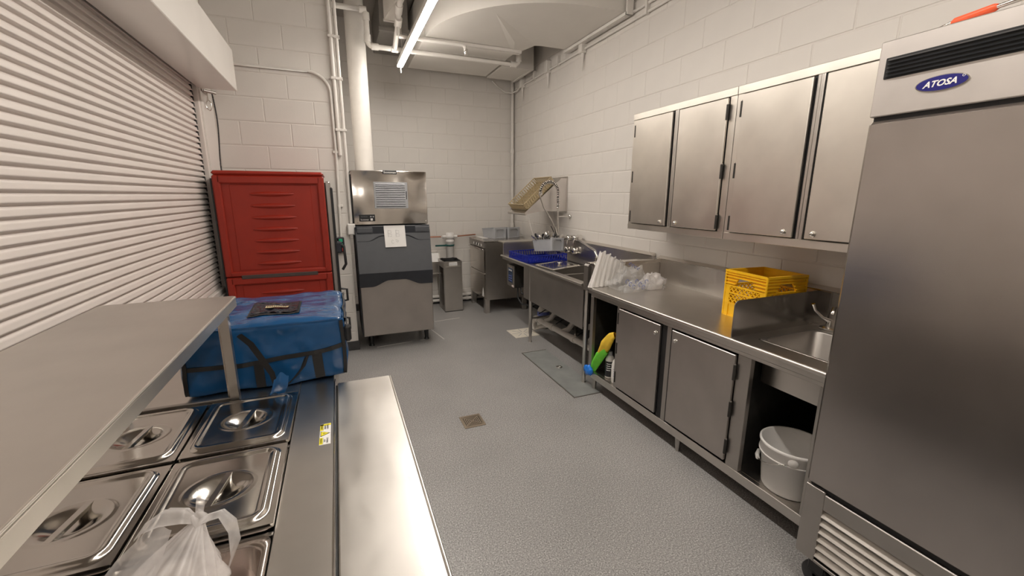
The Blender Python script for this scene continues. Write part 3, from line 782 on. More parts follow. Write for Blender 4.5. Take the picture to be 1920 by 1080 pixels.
MB().box(rx1+.005, rx1+.062, ry0+.058, ry0+.10, .22, rz1-.12, .008).build('door_edge', 'blackp', dr)
lt = MB().box(rx1+.03, rx1+.10, ry0+.06, ry0+.13, 1.10, 1.20, .012).build('latch', 'slate_d', dr)
MB().tube([(rx1+.06, ry0+.08, 1.19), (rx1+.115, ry0+.07, 1.16), (rx1+.12, ry0+.07, 1.0), (rx1+.09, ry0+.08, .95)], .012, 8).build('latch_lever', 'blackp', lt)
for z in (.72, .45): MB().tube([(rx1+.05, ry0+.08, z+.06), (rx1+.11, ry0+.07, z+.05), (rx1+.11, ry0+.07, z-.05), (rx1+.05, ry0+.08, z-.06)], .011, 8).build('door_handle', 'blackp', dr)
for x in (rx0+.08, rx1-.08):
    for y in (ry0+.09, ry1-.08):
        MB().lathe([(.01, -.018), (.05, -.018), (.055, -.012), (.055, .012), (.05, .018), (.01, .018)], (x, y, .055), 'x', 18).build('caster', 'blackp', rcb)
        MB().box(x-.03, x+.03, y-.03, y+.03, .10, .17, .004).build('caster_fork', 'steel', rcb)
MB().box(rx0-.016, rx0, ry0+.02, ry1, .2, rz1-.06, .005).build('back_panel', 'blackp', rcb)

# ================================================================== ICE MACHINE + BIN
ix0, ix1, iy0, iy1 = .147, .872, 4.47, 5.08
im = thing('ice_maker', 'stainless ice maker head with square air grille on the grey bin', 'ice machine', (.51, 4.77, 1.305))
MB().box(ix0+.004, ix1-.004, iy0+.012, iy1, 1.308, 1.832, .004).build('casing', 'steel_d', im)
MB().box(ix0, ix1, iy0, iy0+.012, 1.312, 1.836, .003).build('front_panel', 'ice_panel', im)
MB().box(ix0-.014, ix0+.003, iy0+.02, iy1, 1.32, 1.80, .004).build('side_panel', 'blackp', im)
MB().box(ix0-.006, ix1-.01, iy0+.004, iy1, 1.832, 1.838).build('top_panel', 'steel', im)
g = MB().box(.349, .678, iy0-.006, iy0+.004, 1.470, 1.728, .003).build('grille_frame', 'grey_p', im)
MB().box(.368, .652, iy0-.0068, iy0-.005, 1.486, 1.712).build('grille_back', 'blackp', g)
for k in range(13):
    z = 1.494+k*.0175
    MB().prism([(iy0-.014, z), (iy0-.0125, z-.001), (iy0-.0068, z+.0085), (iy0-.0068, z+.0105)], 'x', .368, .652).build('slat', 'grey_p', g)
MB().box(.660, .668, iy0-.0085, iy0-.005, 1.56, 1.64, .001).build('grille_pull', 'blackp', g)
cpn = MB().box(.194, .345, iy0-.006, iy0+.002, 1.345, 1.412, .003).build('control_panel', 'blackp', im)
text('Scotsman', .020, 'lettering', 'paper', cpn, (.245, iy0-.0068, 1.362), (1,0,0), (0,0,1), .0008)
for k in range(5): MB().box(.212+k*.013, .219+k*.013, iy0-.008, iy0-.005, 1.386, 1.398, .001).build('indicator', 'slate', cpn)
MB().box(.300, .322, iy0-.009, iy0-.005, 1.352, 1.374, .002).build('button', 'plastic_w', cpn)
MB().box(.298, .312, iy0-.008, iy0-.005, 1.385, 1.397, .001).build('button', 'grey_p', cpn)
MB().box(.322, .334, iy0-.008, iy0-.005, 1.385, 1.397, .001).build('button', 'grey_p', cpn)
bdg = MB().box(.444, .580, iy0-.006, iy0+.002, 1.805, 1.842, .003).build('name_badge', 'blackp', im)
text('Scotsman', .031, 'lettering', 'paper', bdg, (.512, iy0-.007, 1.8225), (1,0,0), (0,0,1), .001, bold=.0004)
for x in (ix0+.03, ix1-.02): MB().lathe([(0, -.004), (.005, -.003), (.006, 0)], (x, iy0, 1.335), 'y', 10).build('screw', 'chrome', im)
ib = thing('ice_bin', 'grey ice storage bin with dark sloping door and short black legs', 'ice bin', (.51, 4.75, 0))
dpr = [(4.47, 1.30), (4.455, 1.30), (4.44, 1.285), (4.365, .82), (4.375, .80), (4.44, .80), (4.47, .82)]
MB().box(ix0+.006, ix1+.004, 4.43, iy1, .165, 1.30, .006).build('liner', 'slate_d', ib)
MB().box(ix0+.006, ix1+.008, 4.405, 4.435, .165, .86, .006).build('front_panel', 'binface', ib)
MB().box(ix1+.002, ix1+.010, 4.435, iy1, .165, 1.29).build('side_panel', 'binface', ib)
MB().box(ix0-.004, ix0+.006, 4.435, iy1, .165, 1.29).build('side_panel', 'slate_d', ib)
door = MB().prism(dpr, 'x', ix0+.004, ix1+.010).build('bin_door', 'slate', ib)
def on_door(z): t_ = (1.285-z)/(1.285-.82); return 4.44-.075*t_
wv = []
for k in range(25):
    u = k/24; x = ix0+.012+(ix1-ix0-.010)*u; s_ = min(1, max(0, (abs(u-.5)-.16)/.2)); s_ = s_*s_*(3-2*s_)
    wv.append((x, on_door(1.2)-.003, 1.205-.055*s_))
MB().tube(wv, .0065, 8).build('door_groove', 'slate_d', door)
for x0, x1 in ((ix0+.012, ix0+.165), (ix1-.145, ix1+.006)):
    MB().box(x0, x1, 4.425, 4.445, 1.232, 1.288, .006).build('hinge_cover', 'slate', door)
    MB().box(x0, x1, 4.423, 4.44, 1.226, 1.233, .002).build('hinge_gap', 'slate_d', door)
pts = []
N_ = 24
for k in range(N_+1):
    u = k/N_; s_ = min(1, max(0, (abs(u-.5)-.10)/.24)); s_ = s_*s_*(3-2*s_)
    pts.append((ix0+.004+(ix1-ix0+.006)*u, .735-.045*s_+.015*(1-s_)))
vs = [(x, 4.385, z) for x, z in pts]+[(x, 4.358, .835) for x, z in pts]+[(x, 4.43, z) for x, z in pts]+[(x, 4.43, .835) for x, z in pts]
n = N_+1
hb = MB().add(vs, [(i, i+1, n+i+1, n+i) for i in range(N_)]+[(i, i+1, 2*n+i+1, 2*n+i) for i in range(N_)]+[(n+i, n+i+1, 3*n+i+1, 3*n+i) for i in range(N_)]+[(0, n, 3*n, 2*n), (N_, n+N_, 3*n+N_, 2*n+N_)])
hb.build('handle_strip', 'slate_d', ib)
for x in (.235, .83):
    for y in (4.60, 5.0): MB().tube([(x, y, .165), (x, y, .03), (x, y, .012), (x, y, 0)], [.030, .020, .024, .032], 14).build('leg', 'blackp', ib)
pp = thing('paper_note', 'white handwritten paper sheet taped on the ice bin door', 'paper', (.52, 4.42, 1.09))
def pfn(u, v):
    z = 1.302-.215*v; y = (4.437 if z > 1.285 else on_door(z))-.0135-.002*math.sin(u*5)*v
    return Vector((.417+.208*u+.004*v, y, z))
MB().grid(pfn, 10, 12).build('sheet', 'paper', pp)
def scr(pts, nm='pen_line'):
    MB().tube([pfn(u, v)+Vector((0, -.0015, 0)) for u, v in pts], .0011, 5).build(nm, 'ink', pp)
for ox in (.18, .55):
    scr([(ox, .22), (ox, .52), (ox+.16, .50), (ox+.18, .42), (ox, .37), (ox+.15, .34), (ox+.15, .24), (ox, .22)])
scr([(.40, .72), (.36, .66), (.32, .70), (.32, .80), (.36, .84), (.42, .80)]); scr([(.50, .66), (.58, .68), (.66, .72), (.60, .78), (.52, .74)])

# ================================================================== BASE CABINET + WORKTOP
ZW = .88; cx0 = 1.862
bc = thing('base_cabinet', 'stainless base cabinet with two doors and open ends under the worktop', 'cabinet', (2.2, 1.9, 0))
yA, yZ = 2.84, 1.0                                   # far and near ends
def fr(y0, y1, z0, z1, nm='frame_stile', dx=0): return MB().box(cx0+dx, cx0+.03+dx, y0, y1, z0, z1, .002).build(nm, 'steel_d', bc)
MB().box(cx0, cx0+.03, yZ, yA, .80, ZW-.045, .002).build('top_rail', 'steel', bc)
MB().box(cx0, cx0+.03, yZ, yA, .105, .160, .002).build('bottom_rail', 'steel', bc)
for a, b in ((2.80, yA), (2.448, 2.485), (1.930, 1.965), (1.375, 1.452), (yZ, 1.045)): fr(a, b, .16, .80)
MB().box(cx0+.03, XW-.03, yZ, yA, .150, .160).build('bottom_shelf', 'steel', bc)
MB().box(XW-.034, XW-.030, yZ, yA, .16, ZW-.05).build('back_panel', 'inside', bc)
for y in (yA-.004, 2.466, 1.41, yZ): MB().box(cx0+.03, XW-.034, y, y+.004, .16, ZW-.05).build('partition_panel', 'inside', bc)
for y in (2.79, 1.83, 1.03):
    for x in (1.90, 2.46): MB().tube([(x, y, .105), (x, y, .03), (x, y, 0)], [.022, .016, .012], 12).build('leg', 'steel_d', bc)
def cab_door(par, x, y0, y1, z0, z1, hinge_y, knob, mat, knob_z, hs):
    dr_ = MB().box(x-.018, x, y0, y1, z0, z1, .003).build('door', mat, par)
    for z in hs:
        h_ = MB().tube([(x-.014, hinge_y, z-.042), (x-.014, hinge_y, z+.042)], .008, 8).build('hinge', 'inside', dr_)
        MB().cyl((x-.012, hinge_y, z+.042), (x-.012, hinge_y, z+.048), .005, 8).build('hinge_pin', 'chrome', h_)
    kp = Vector((x-.018, knob, knob_z))
    MB().lathe([(0, -.016), (.008, -.015), (.013, -.010), (.013, -.003), (.015, 0)], kp, 'x', 14).build('lock', 'chrome', dr_)
    return dr_
cab_door(bc, cx0, 2.010, 2.440, .185, .795, 2.447, 2.045, 'steel_door', .735, (.72, .49, .26))
cab_door(bc, cx0, 1.455, 1.905, .185, .795, 1.452, 1.87, 'steel_door', .735, (.70, .49, .27))
MB().box(cx0+.002, cx0+.012, 1.965, 2.010, .165, .80).box(cx0+.002, cx0+.012, 1.905, 1.93, .165, .80).build('door_gap', 'black', bc)
wt = thing('worktop', 'long stainless worktop with backsplash and sunken hand sink', 'worktop', (2.2, 1.9, ZW-.05))
tx0 = 1.838
hx0, hx1, hy0, hy1 = 1.965, 2.38, 1.06, 1.41           # hand sink hole
tp = MB().box(tx0, XW-.012, hy1+.012, yA, ZW-.03, ZW).box(tx0, hx0-.012, yZ, hy1+.012, ZW-.03, ZW).box(hx1+.012, XW-.012, yZ, hy1+.012, ZW-.03, ZW).box(hx0-.012, hx1+.012, yZ, hy0-.012, ZW-.03, ZW)
tp.build('top', 'steel_top', wt)
MB().tube([(tx0, yZ, ZW-.012), (tx0, yA, ZW-.012)], .0135, 10).build('rolled_edge', 'steel', wt)
MB().box(tx0-.006, tx0+.02, yZ, yA, ZW-.05, ZW-.012, .003).build('front_apron', 'steel', wt)
MB().box(XW-.03, XW-.006, yZ, yA, ZW, 1.075).build('backsplash', 'steel', wt)
MB().prism([(XW-.045, 1.075), (XW-.045, 1.082), (XW-.006, 1.10), (XW-.006, 1.075)], 'y', yZ, yA).build('splash_cap', 'bright', wt)
MB().box(tx0+.012, XW-.03, yA-.030, yA, ZW, 1.055, .003).build('end_splash', 'steel', wt)
MB().box(tx0+.012, XW-.03, yA-.045, yA+.002, 1.050, 1.072, .003).build('splash_cap', 'bright', wt)
pp_ = [(tx0+.012, ZW-.001)]+[(tx0+.012+.03-.03*math.cos(a), 1.045+.03*math.sin(a)) for a in [PI/2*k/5 for k in range(6)]]+[(XW-.03, 1.075), (XW-.03, ZW-.001)]
MB().prism(pp_, 'y', 1.495, 1.50).build('side_guard', 'guard', wt)
MB().box(XW-.05, XW-.03, 1.43, 1.50, ZW, 1.075).build('guard_return', 'guard', wt)
tub(MB(), (hx0+hx1)/2, (hy0+hy1)/2, hx1-hx0+.024, hy1-hy0+.024, ZW+.0005, .20, .045, .010, .014).build('sink_basin', 'steel_d', wt)
sb = MB()
ring = rrect(hx0, hx1, hy0, hy1, .045); nr = len(ring)
sb.add([(x, y, ZW-.03) for x, y in ring]+[(x, y, ZW-.222) for x, y in ring], [(i, (i+1)%nr, nr+(i+1)%nr, nr+i) for i in range(nr)], True)
sb.add([(x, y, ZW-.222) for x, y in ring], [tuple(range(nr))]); sb.build('basin_shell', 'steel', wt)
MB().tube([(2.16, 1.18, ZW-.215), (2.16, 1.18, .50), (2.16, 1.18, .46)], [.02, .02, .028], 12).build('drain_pipe', 'chrome', wt)
# hand sink faucet
fc = thing('sink_faucet', 'small chrome faucet behind the hand sink', 'faucet', (2.44, 1.38, ZW))
MB().box(2.41, 2.47, 1.22, 1.42, ZW, ZW+.022, .008).build('base', 'chrome', fc)
MB().tube([(2.44, 1.38, ZW+.02), (2.44, 1.38, ZW+.055), (2.41, 1.40, ZW+.07), (2.36, 1.415, ZW+.115), (2.345, 1.42, ZW+.15)], [.016, .014, .008, .007, .009], 10).build('lever', 'chrome', fc)
MB().tube([(2.44, 1.31, ZW+.02), (2.44, 1.31, ZW+.12), (2.41, 1.31, ZW+.15), (2.34, 1.31, ZW+.15), (2.33, 1.31, ZW+.12)], .011, 10).build('spout', 'chrome', fc)
MB().tube([(2.44, 1.24, ZW+.02), (2.44, 1.24, ZW+.055), (2.40, 1.22, ZW+.065)], [.016, .014, .007], 10).build('lever', 'chrome', fc)

# bucket
bk = thing('bucket', 'white plastic bucket with wire handle on the cabinet bottom shelf', 'bucket', (2.04, 1.19, .161))
bcx, bcy, bz = 2.005, 1.195, .161
MB().lathe([(0, .004), (.112, .004), (.115, 0), (.121, .01), (.138, .185), (.146, .188), (.146, .232), (.151, .238), (.151, .248), (.145, .252), (.140, .246), (.134, .19), (.130, .18), (.115, .02), (0, .012)], (bcx, bcy, bz), 'z', 40).build('pail', 'plastic_w', bk)
MB().lathe([(.138, -.004), (.149, -.004), (.149, .004), (.138, .004)], (bcx, bcy, bz+.188), 'z', 40).build('band', 'plastic_w', bk)
er = Vector((bcx-.122, bcy-.081, bz+.210))
for e_ in (er, Vector((bcx+.122, bcy+.081, bz+.210))):
    dv = (e_-Vector((bcx, bcy, e_.z))).normalized(); mb = MB().lathe([(0, .006), (.018, .005), (.022, 0), (.022, -.01)], (0,0,0), 'x', 16)
    mb.xf(Matrix.Translation(e_) @ Matrix.Rotation(math.atan2(dv.y, dv.x), 4, 'Z')); mb.build('ear', 'plastic_w', bk)
hpts = []
ax_ = Vector((-.118, -.078, 0)); per = Vector((-.078, .118, 0)).normalized()
for k in range(13):
    a = PI*k/12; q = ax_*math.cos(a)*1.06+per*.15*math.sin(a)
    hpts.append(Vector((bcx, bcy, bz+.212))+q+Vector((0, 0, -.085*math.sin(a))))
MB().tube(hpts, .0025, 6).build('wire_handle', 'chrome', bk)
MB().tube(hpts[5:8], .010, 8).build('handle_grip', 'plastic_w', bk)

# cleaning things in the left opening
def bottle(label, x, y, z0, prof, mat, cap, capmat, band=None):
    t = thing('cleaning_bottle', label, 'bottle', (x, y, z0), group='bottles on the cabinet shelf')
    MB().lathe(prof, (x, y, z0), 'z', 20).build('bottle_body', mat, t)
    h = prof[-1][1]
    MB().lathe([(0, h+cap), (.016, h+cap), (.018, h), (.018, h-.012)], (x, y, z0), 'z', 14).build('cap', capmat, t)
    if band:
        r_ = band[2]; MB().lathe([(r_, band[0]), (r_, band[1])], (x, y, z0), 'z', 20).build('label', band[3], t)
        if band[4]:
            for q in range(4):
                pts = [(x+(r_+.0008)*math.cos(a), y+(r_+.0008)*math.sin(a), z0+band[1]-.02-q*.018) for a in [math.radians(195+k*8) for k in range(7 if q % 2 else 9)]]
                MB().tube(pts, .0022, 5).build('label_line', band[4], t)
    return t
bottle('white plastic jug with blue printed lines in the open cabinet end', 1.935, 2.535, .161, [(0, .002), (.044, .002), (.047, .01), (.047, .15), (.040, .175), (.022, .20), (.016, .215)], 'plastic_w', .03, 'blackp', (.04, .14, .0475, 'paper', 'bluep'))
bottle('dark bottle with white shoulder in the open cabinet end', 1.935, 2.640, .161, [(0, .002), (.034, .002), (.036, .01), (.036, .15), (.030, .172), (.017, .19), (.015, .20)], 'pvc', .02, 'grey_p', (.015, .145, .0366, 'blackp', 'paper'))
bottle('clear spray bottle standing deeper in the open cabinet end', 2.02, 2.62, .161, [(0, .002), (.036, .002), (.038, .01), (.038, .17), (.028, .20), (.015, .23), (.014, .24)], 'pvc', .03, 'blackp')
gl = thing('rubber_glove', 'yellow and green cloth draped over the bottles in cabinet', 'cloth', (1.90, 2.6, .25))
def drape(pts, ws, seed):
    pts = [P(x, y, 0, 1.888) for x, y in pts]; n_ = len(pts)
    def fn(u, v):
        t_ = u*(n_-1); i = min(int(t_), n_-2); fr_ = t_-i; p = pts[i].lerp(pts[i+1], fr_); w_ = ws[i]*(1-fr_)+ws[i+1]*fr_
        tdir = (pts[i+1]-pts[i]).normalized(); sd2 = tdir.cross(Vector((1, 0, 0))).normalized()
        a = v*2*PI; k = 1+.22*math.sin(3*a+seed+u*3)
        return p+Vector((.45*w_*math.cos(a)*k, 0, 0))+sd2*w_*.5*math.sin(a)*k
    return fn
MB().grid(drape([(1154, 628), (1147, 632), (1137, 646), (1127, 663)], [.04, .065, .085, .06], 1), 20, 16).build('yellow_end', 'ycloth', gl)
MB().grid(drape([(1138, 656), (1126, 666), (1117, 680), (1110, 694)], [.05, .075, .065, .05], 2.2), 20, 16).build('green_end', 'green', gl)
bf = thing('blue_wrapper', 'crumpled shiny blue plastic wrapper at the cabinet edge', 'wrapper', (1.87, 2.80, .16))
fo = blob(P(1103, 694, 0, 1.842), .022, .048, .040, .45, 9, 18, 12, 8).build('foil', 'blue_foil', bf)

# ================================================================== ON THE WORKTOP
# milk crate
ck = thing('milk_crate', 'yellow plastic milk crate with lattice sides on the worktop', 'crate', (2.312, 1.69, ZW), math.radians(-5), local=True)
cw_, chh = .148, .283
def side_panel(rot, opened=True):
    mb = MB(); w_ = cw_; y = -cw_; tk = .004
    def B(x0, x1, z0, z1, t0=0, t1=.012): mb.box(x0, x1, y+t0, y+t1, z0, z1)
    for z in (.0, .076, .142, .184): B(-w_, w_, z, z+.008)
    hole = lambda z: .075-.030*(z-.192)/.048 if .192 <= z <= .240 else 0
    for z in (.200, .220, .240, .258):
        h_ = hole(z+.003)
        if h_ > 0: B(-w_, -h_, z, z+.006, -.004, .012); B(h_, w_, z, z+.006, -.004, .012)
        else: B(-w_, w_, z, z+.006, -.004, .012)
    B(-w_, w_, .270, .283, -.003, .012)
    B(-w_, -w_+.040, 0, .188, .002, .010); B(w_-.040, w_, 0, .188, .002, .010)
    B(-w_, w_, 0, .078, .004, .009)
    for x in (-.108, -.05, 0, .05, .108): B(x-.003, x+.003, 0, .078, -.002, .010)
    for pl_ in ([(-w_, .190), (-.075, .190), (-.045, .242), (-.045, .272), (-w_, .272)], [(w_, .190), (.075, .190), (.045, .242), (.045, .272), (w_, .272)], [(-.045, .242), (.045, .242), (.045, .272), (-.045, .272)]):
        mb.prism(pl_, 'y', y+.005, y+.010)
    # lattice
    L = .168
    x0, x1, z0, z1 = -w_+.040, w_-.040, .082, .186
    k = x0-(z1-z0)
    while k < x1:
        for sgn in (1, -1):
            pts = []
            for t_ in (0, 1):
                pts.append((k+(z1-z0)*t_ if sgn > 0 else -(k+(z1-z0)*t_), z0+(z1-z0)*t_))
            (xa, za), (xb, zb) = pts
            # clip to the panel
            def clip(xa, za, xb, zb):
                if abs(xb-xa) < 1e-9: return None
                t0, t1 = 0., 1.
                dx = xb-xa
                for lim, s_ in ((x0, 1), (x1, -1)):
                    q = (lim-xa)/dx
                    if dx*s_ > 0: t0 = max(t0, q)
                    else: t1 = min(t1, q)
                return (xa+dx*t0, za+(zb-za)*t0, xa+dx*t1, za+(zb-za)*t1) if t1-t0 > .05 else None
            c = clip(xa, za, xb, zb)
            if c:
                a = Vector((c[0], y+.006, c[1])); b = Vector((c[2], y+.006, c[3])); dv = (b-a).normalized(); n_ = Vector((-dv.z, 0, dv.x))*.0026; yy = Vector((0, .004, 0))
                mb.add([a-n_-yy, b-n_-yy, b+n_-yy, a+n_-yy, a-n_+yy, b-n_+yy, b+n_+yy, a+n_+yy], [(0,1,2,3), (4,5,6,7), (0,1,5,4), (2,3,7,6)])
        k += .031
    mb.xf(Matrix.Rotation(rot, 4, 'Z')); return mb
for q in range(4): side_panel(q*PI/2).build('side', 'yellow', ck)
for sx in (-1, 1):
    for sy in (-1, 1): MB().box(sx*(cw_-.010), sx*(cw_+.002), sy*(cw_-.010), sy*(cw_+.002), 0, .283, .003).build('corner_post', 'yellow', ck)
bt = MB()
for k in range(9):
    p = -cw_+.012+k*(2*cw_-.024)/8; bt.box(p-.004, p+.004, -cw_+.01, cw_-.01, .001, .008); bt.box(-cw_+.01, cw_-.01, p-.004, p+.004, .001, .008)
bt.build('floor_lattice', 'yellow', ck)

# bag of cups and lids
cb_ = thing('cup_bag', 'bundle of white sleeves in a clear printed plastic bag on the worktop', 'bag', (2.1, 2.70, ZW))
for k in range(5):
    b0_, t0_ = P(1113+k*11, 538-k*1.5, 2, ZW+.002), P(1131+k*9, 472+k*5, 1, 2.77-k*.012)
    def leaf(u, v, b0_=b0_, t0_=t0_, k=k):
        p = b0_.lerp(t0_, v); a = u*2*PI; w_ = (.036-.010*v+.010*(1-v)**3)*(1+.18*math.sin(a*5+k*2))
        q = p+Vector((w_*math.cos(a), w_*.55*math.sin(a), .006*math.sin(a*3+k)*v))
        q.z = max(q.z, ZW+.002); return q
    MB().grid(leaf, 36, 12).build('sleeve', 'plastic_w', cb_)
def bagshell(c, sx, sy, sz, seed, amp):
    c = Vector(c)
    def fn(u, v):
        a, b = u*2*PI, v*PI/2
        n_ = Vector((math.cos(b)*math.cos(a), math.cos(b)*math.sin(a), math.sin(b)))
        k = 1+amp*noise.noise(n_*2.4+Vector((seed, 0, 0)))+.5*amp*noise.noise(n_*6+Vector((0, seed, 0)))
        return c+Vector((n_.x*sx*k, n_.y*sy*k, max(.002, n_.z*sz*k)))
    return fn
MB().grid(bagshell((2.10, 2.66, ZW), .17, .10, .165, 4, .35), 44, 20).build('film', 'clear', cb_)
MB().grid(bagshell((2.28, 2.62, ZW), .13, .085, .105, 11, .4), 36, 16).build('cup_sleeve', 'film', cb_)
MB().grid(bagshell((2.08, 2.565, ZW), .13, .045, .075, 21, .4), 30, 12).build('film_end', 'clear', cb_)
pr_ = MB()
for k in range(7):
    c0 = P(1176+k*6, 528+(k % 3)*5, 1, 2.53)
    pr_.tube([c0+Vector((.014*math.cos(a), -.002, .016*math.sin(a)+.003*math.sin(3*a+k))) for a in [2*PI*q/9 for q in range(7+k % 3)]], .0022, 5)
for k in range(4):
    c0 = P(1182+k*5, 495+k*3, 1, 2.56)
    pr_.tube([c0+Vector((.012*math.cos(a), 0, .008*math.sin(a))) for a in [2*PI*q/8 for q in range(7)]], .0022, 5)
pr_.build('blue_print', 'bluep', cb_)

# ================================================================== WALL CABINETS
ux0, uz0, uz1 = 2.17, 1.342, 2.208
for k, (y1, y0, lab) in enumerate(((2.822, 1.898, 'far stainless wall cabinet with two hinged doors'), (1.894, .970, 'near stainless wall cabinet with two doors partly behind the fridge'))):
    t = thing('hanging_cabinet', lab, 'cabinet', (2.36, (y0+y1)/2, uz0), group='wall cabinets above the worktop')
    MB().box(ux0+.02, XW-.005, y0, y1, uz0, uz1, .002).build('carcass', 'steel_d', t)
    MB().box(ux0-.004, ux0+.022, y0, y1, uz1-.045, uz1, .002).build('top_rail', 'cabdoor', t)
    MB().box(ux0-.004, ux0+.022, y0, y1, uz0, uz0+.042, .002).build('bottom_rail', 'cabdoor', t)
    for a, b in ((y0, y0+.045), (y1-.04, y1)): MB().box(ux0, ux0+.022, a, b, uz0+.042, uz1-.045, .001).build('stile', 'cabdoor', t)
    ym = (y0+y1)/2
    MB().box(ux0+.004, ux0+.02, y0+.045, y1-.04, uz0+.042, uz1-.045).build('door_gap', 'black', t)  # flat black sheet stands in for the shade around the door edges
    MB().box(ux0-.008, ux0+.01, ym-.016, ym+.002, uz0+.042, uz1-.045, .002).box(ux0-.004, ux0+.01, ym+.006, ym+.020, uz0+.042, uz1-.045, .002).build('centre_stile', 'steel', t)
    hz = (uz0+.10, uz0+.40, uz1-.13)
    cab_door(t, ux0, ym+.032, y1-.046, uz0+.048, uz1-.051, y1-.043, ym+.075, 'cabdoor', uz0+.075, hz)
    cab_door(t, ux0, y0+.051, ym-.032, uz0+.048, uz1-.051, y0+.048, ym-.075, 'cabdoor', uz0+.075, hz)

# ================================================================== REFRIGERATOR
rf = thing('refrigerator', 'tall stainless reach-in refrigerator on casters at the right', 'refrigerator', (2.05, .55, 0))
gx, gy0, gy1 = 1.652, .19, .920
MB().box(gx+.05, XW-.04, gy0, gy1, .155, 2.07, .006).build('body', 'steel_d', rf)
hdr = MB().box(gx, gx+.05, gy0, gy1, 1.852, 2.078, .003).build('header_panel', 'steel_head', rf)
MB().box(gx+.02, XW-.04, gy0, gy1, 2.07, 2.080).build('top_panel', 'steel_head', rf)
gl_ = MB().box(gx-.004, gx+.004, gy0+.02, gy1-.022, 1.963, 2.026, .002).build('vent_frame', 'blackp', hdr)
for k in range(5):
    z = 1.969+k*.0115
    MB().prism([(gx-.010, z), (gx-.003, z+.007), (gx-.003, z+.003), (gx-.009, z-.002)], 'y', gy0+.03, gy1-.030).build('vent_slat', 'blackp', gl_)
bdg = MB(); pc = P(1766, 155, 0, gx)
ell = [(pc.y+.058*math.cos(a), pc.z+.020*math.sin(a)) for a in [2*PI*k/40 for k in range(40)]]
elo = [(pc.y+.061*math.cos(a), pc.z+.0225*math.sin(a)) for a in [2*PI*k/40 for k in range(40)]]
b0 = MB().prism(elo, 'x', gx-.003, gx+.001).build('badge_rim', 'chrome', hdr)
MB().prism(ell, 'x', gx-.0045, gx-.002).build('badge', 'logo', b0)
text('ATOSA', .0235, 'lettering', 'paper', b0, (gx-.0052, pc.y+.003, pc.z-.001), (0, -1, 0), (0, 0, 1), .001, shear=.30, bold=.0006)
MB().lathe([(.0022, -.0006), (.0034, -.0006), (.0034, 0), (.0022, 0)], (gx-.0046, pc.y-.048, pc.z+.009), 'x', 10).build('badge_mark', 'paper', b0)
fd = MB().box(gx-.004, gx+.048, gy0+.002, gy1-.001, .492, 1.838, .010).build('door', 'steel_fr', rf)
MB().box(gx+.012, gx+.05, gy0+.01, gy1-.008, 1.838, 1.853).build('door_gap', 'black', rf)
MB().box(gx+.012, gx+.05, gy0+.01, gy1-.012, .470, .492).build('door_gap', 'black', rf)
lp = MB().box(gx+.002, gx+.04, gy1-.072, gy1, .165, .482, .003).box(gx+.002, gx+.04, gy0, gy1-.072, .405, .472, .003).box(gx+.002, gx+.04, gy0, gy0+.05, .165, .405, .003).box(gx+.002, gx+.04, gy0, gy1-.072, .165, .178, .002)
lp = lp.build('lower_panel', 'steel_d', rf)
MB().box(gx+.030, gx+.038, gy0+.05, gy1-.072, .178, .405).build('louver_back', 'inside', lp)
for k in range(6):
    z = .190+k*.036
    MB().prism([(gx+.004, z), (gx+.002, z+.004), (gx+.028, z+.030), (gx+.031, z+.028)], 'y', gy0+.05, gy1-.072).build('louver', 'steel', lp)
MB().tube([(gx+.03, gy1-.02, .488), (gx+.03, gy1-.02, .498)], .014, 10).build('hinge', 'chrome', rf)
for x in (gx+.08, XW-.15):
    for y in (gy0+.08, gy1-.055):
        MB().lathe([(.008, -.016), (.050, -.016), (.056, -.010), (.056, .010), (.050, .016), (.008, .016)], (x, y, .056), 'x', 20).build('caster_wheel', 'blackp', rf)
        MB().box(x-.024, x+.024, y-.03, y+.03, .075, .135, .006).box(x-.04, x+.04, y-.045, y+.045, .135, .155, .003).build('caster_fork', 'blackp', rf)
tg = thing('kitchen_tongs', 'orange handled metal tongs lying on top of the refrigerator', 'tongs', (1.72, .65, 2.081))
a, b = P(1785, 43, 2, 2.096), P(1872, 12, 2, 2.096)
dv = (b-a).normalized()
MB().tube([a, a+dv*.01, b-dv*.01, b], [.006, .011, .011, .007], 10).build('grip', 'orange', tg)
MB().tube([a, a-dv*.03-Vector((0, 0, .004)), a-dv*.055-Vector((0, 0, .008))], [.006, .006, .003], 8).build('tip', 'chrome', tg)
MB().tube([b, b+dv*.05, b+dv*.10+Vector((.01, 0, 0)), b+dv*.16], [.006, .007, .011, .006], 8).build('arm', 'chrome', tg)

# ================================================================== SINK TABLE
sk = thing('dish_sink', 'stainless dish sink with deep apron and drainboard', 'sink', (2.2, 3.9, 0))
kx, ky0, ky1, kd = 1.858, 2.90, 4.885, 4.22
ZS = .875
MB().box(kx+.012, kx+.018, ky0+.07, kd, .475, ZS-.025).build('apron', 'steel_d', sk)
MB().tube([(kx, ky0+.07, ZS-.008), (kx, ky1, ZS-.008)], .014, 10).build('rolled_rim', 'steel', sk)
MB().box(kx, 1.93, ky0+.07, ky1, ZS-.012, ZS-.002).build('front_deck', 'steel', sk)
MB().box(2.42, XW-.01, ky0, ky1, ZS-.012, ZS-.002).build('back_deck', 'steel', sk)
MB().box(1.93, 2.42, kd-.005, ky1, ZS-.028, ZS-.018).build('drainboard', 'steel', sk)
MB().box(kx+.01, 1.93, kd, ky1-.01, ZS-.05, ZS-.012).build('drain_apron', 'steel_d', sk)
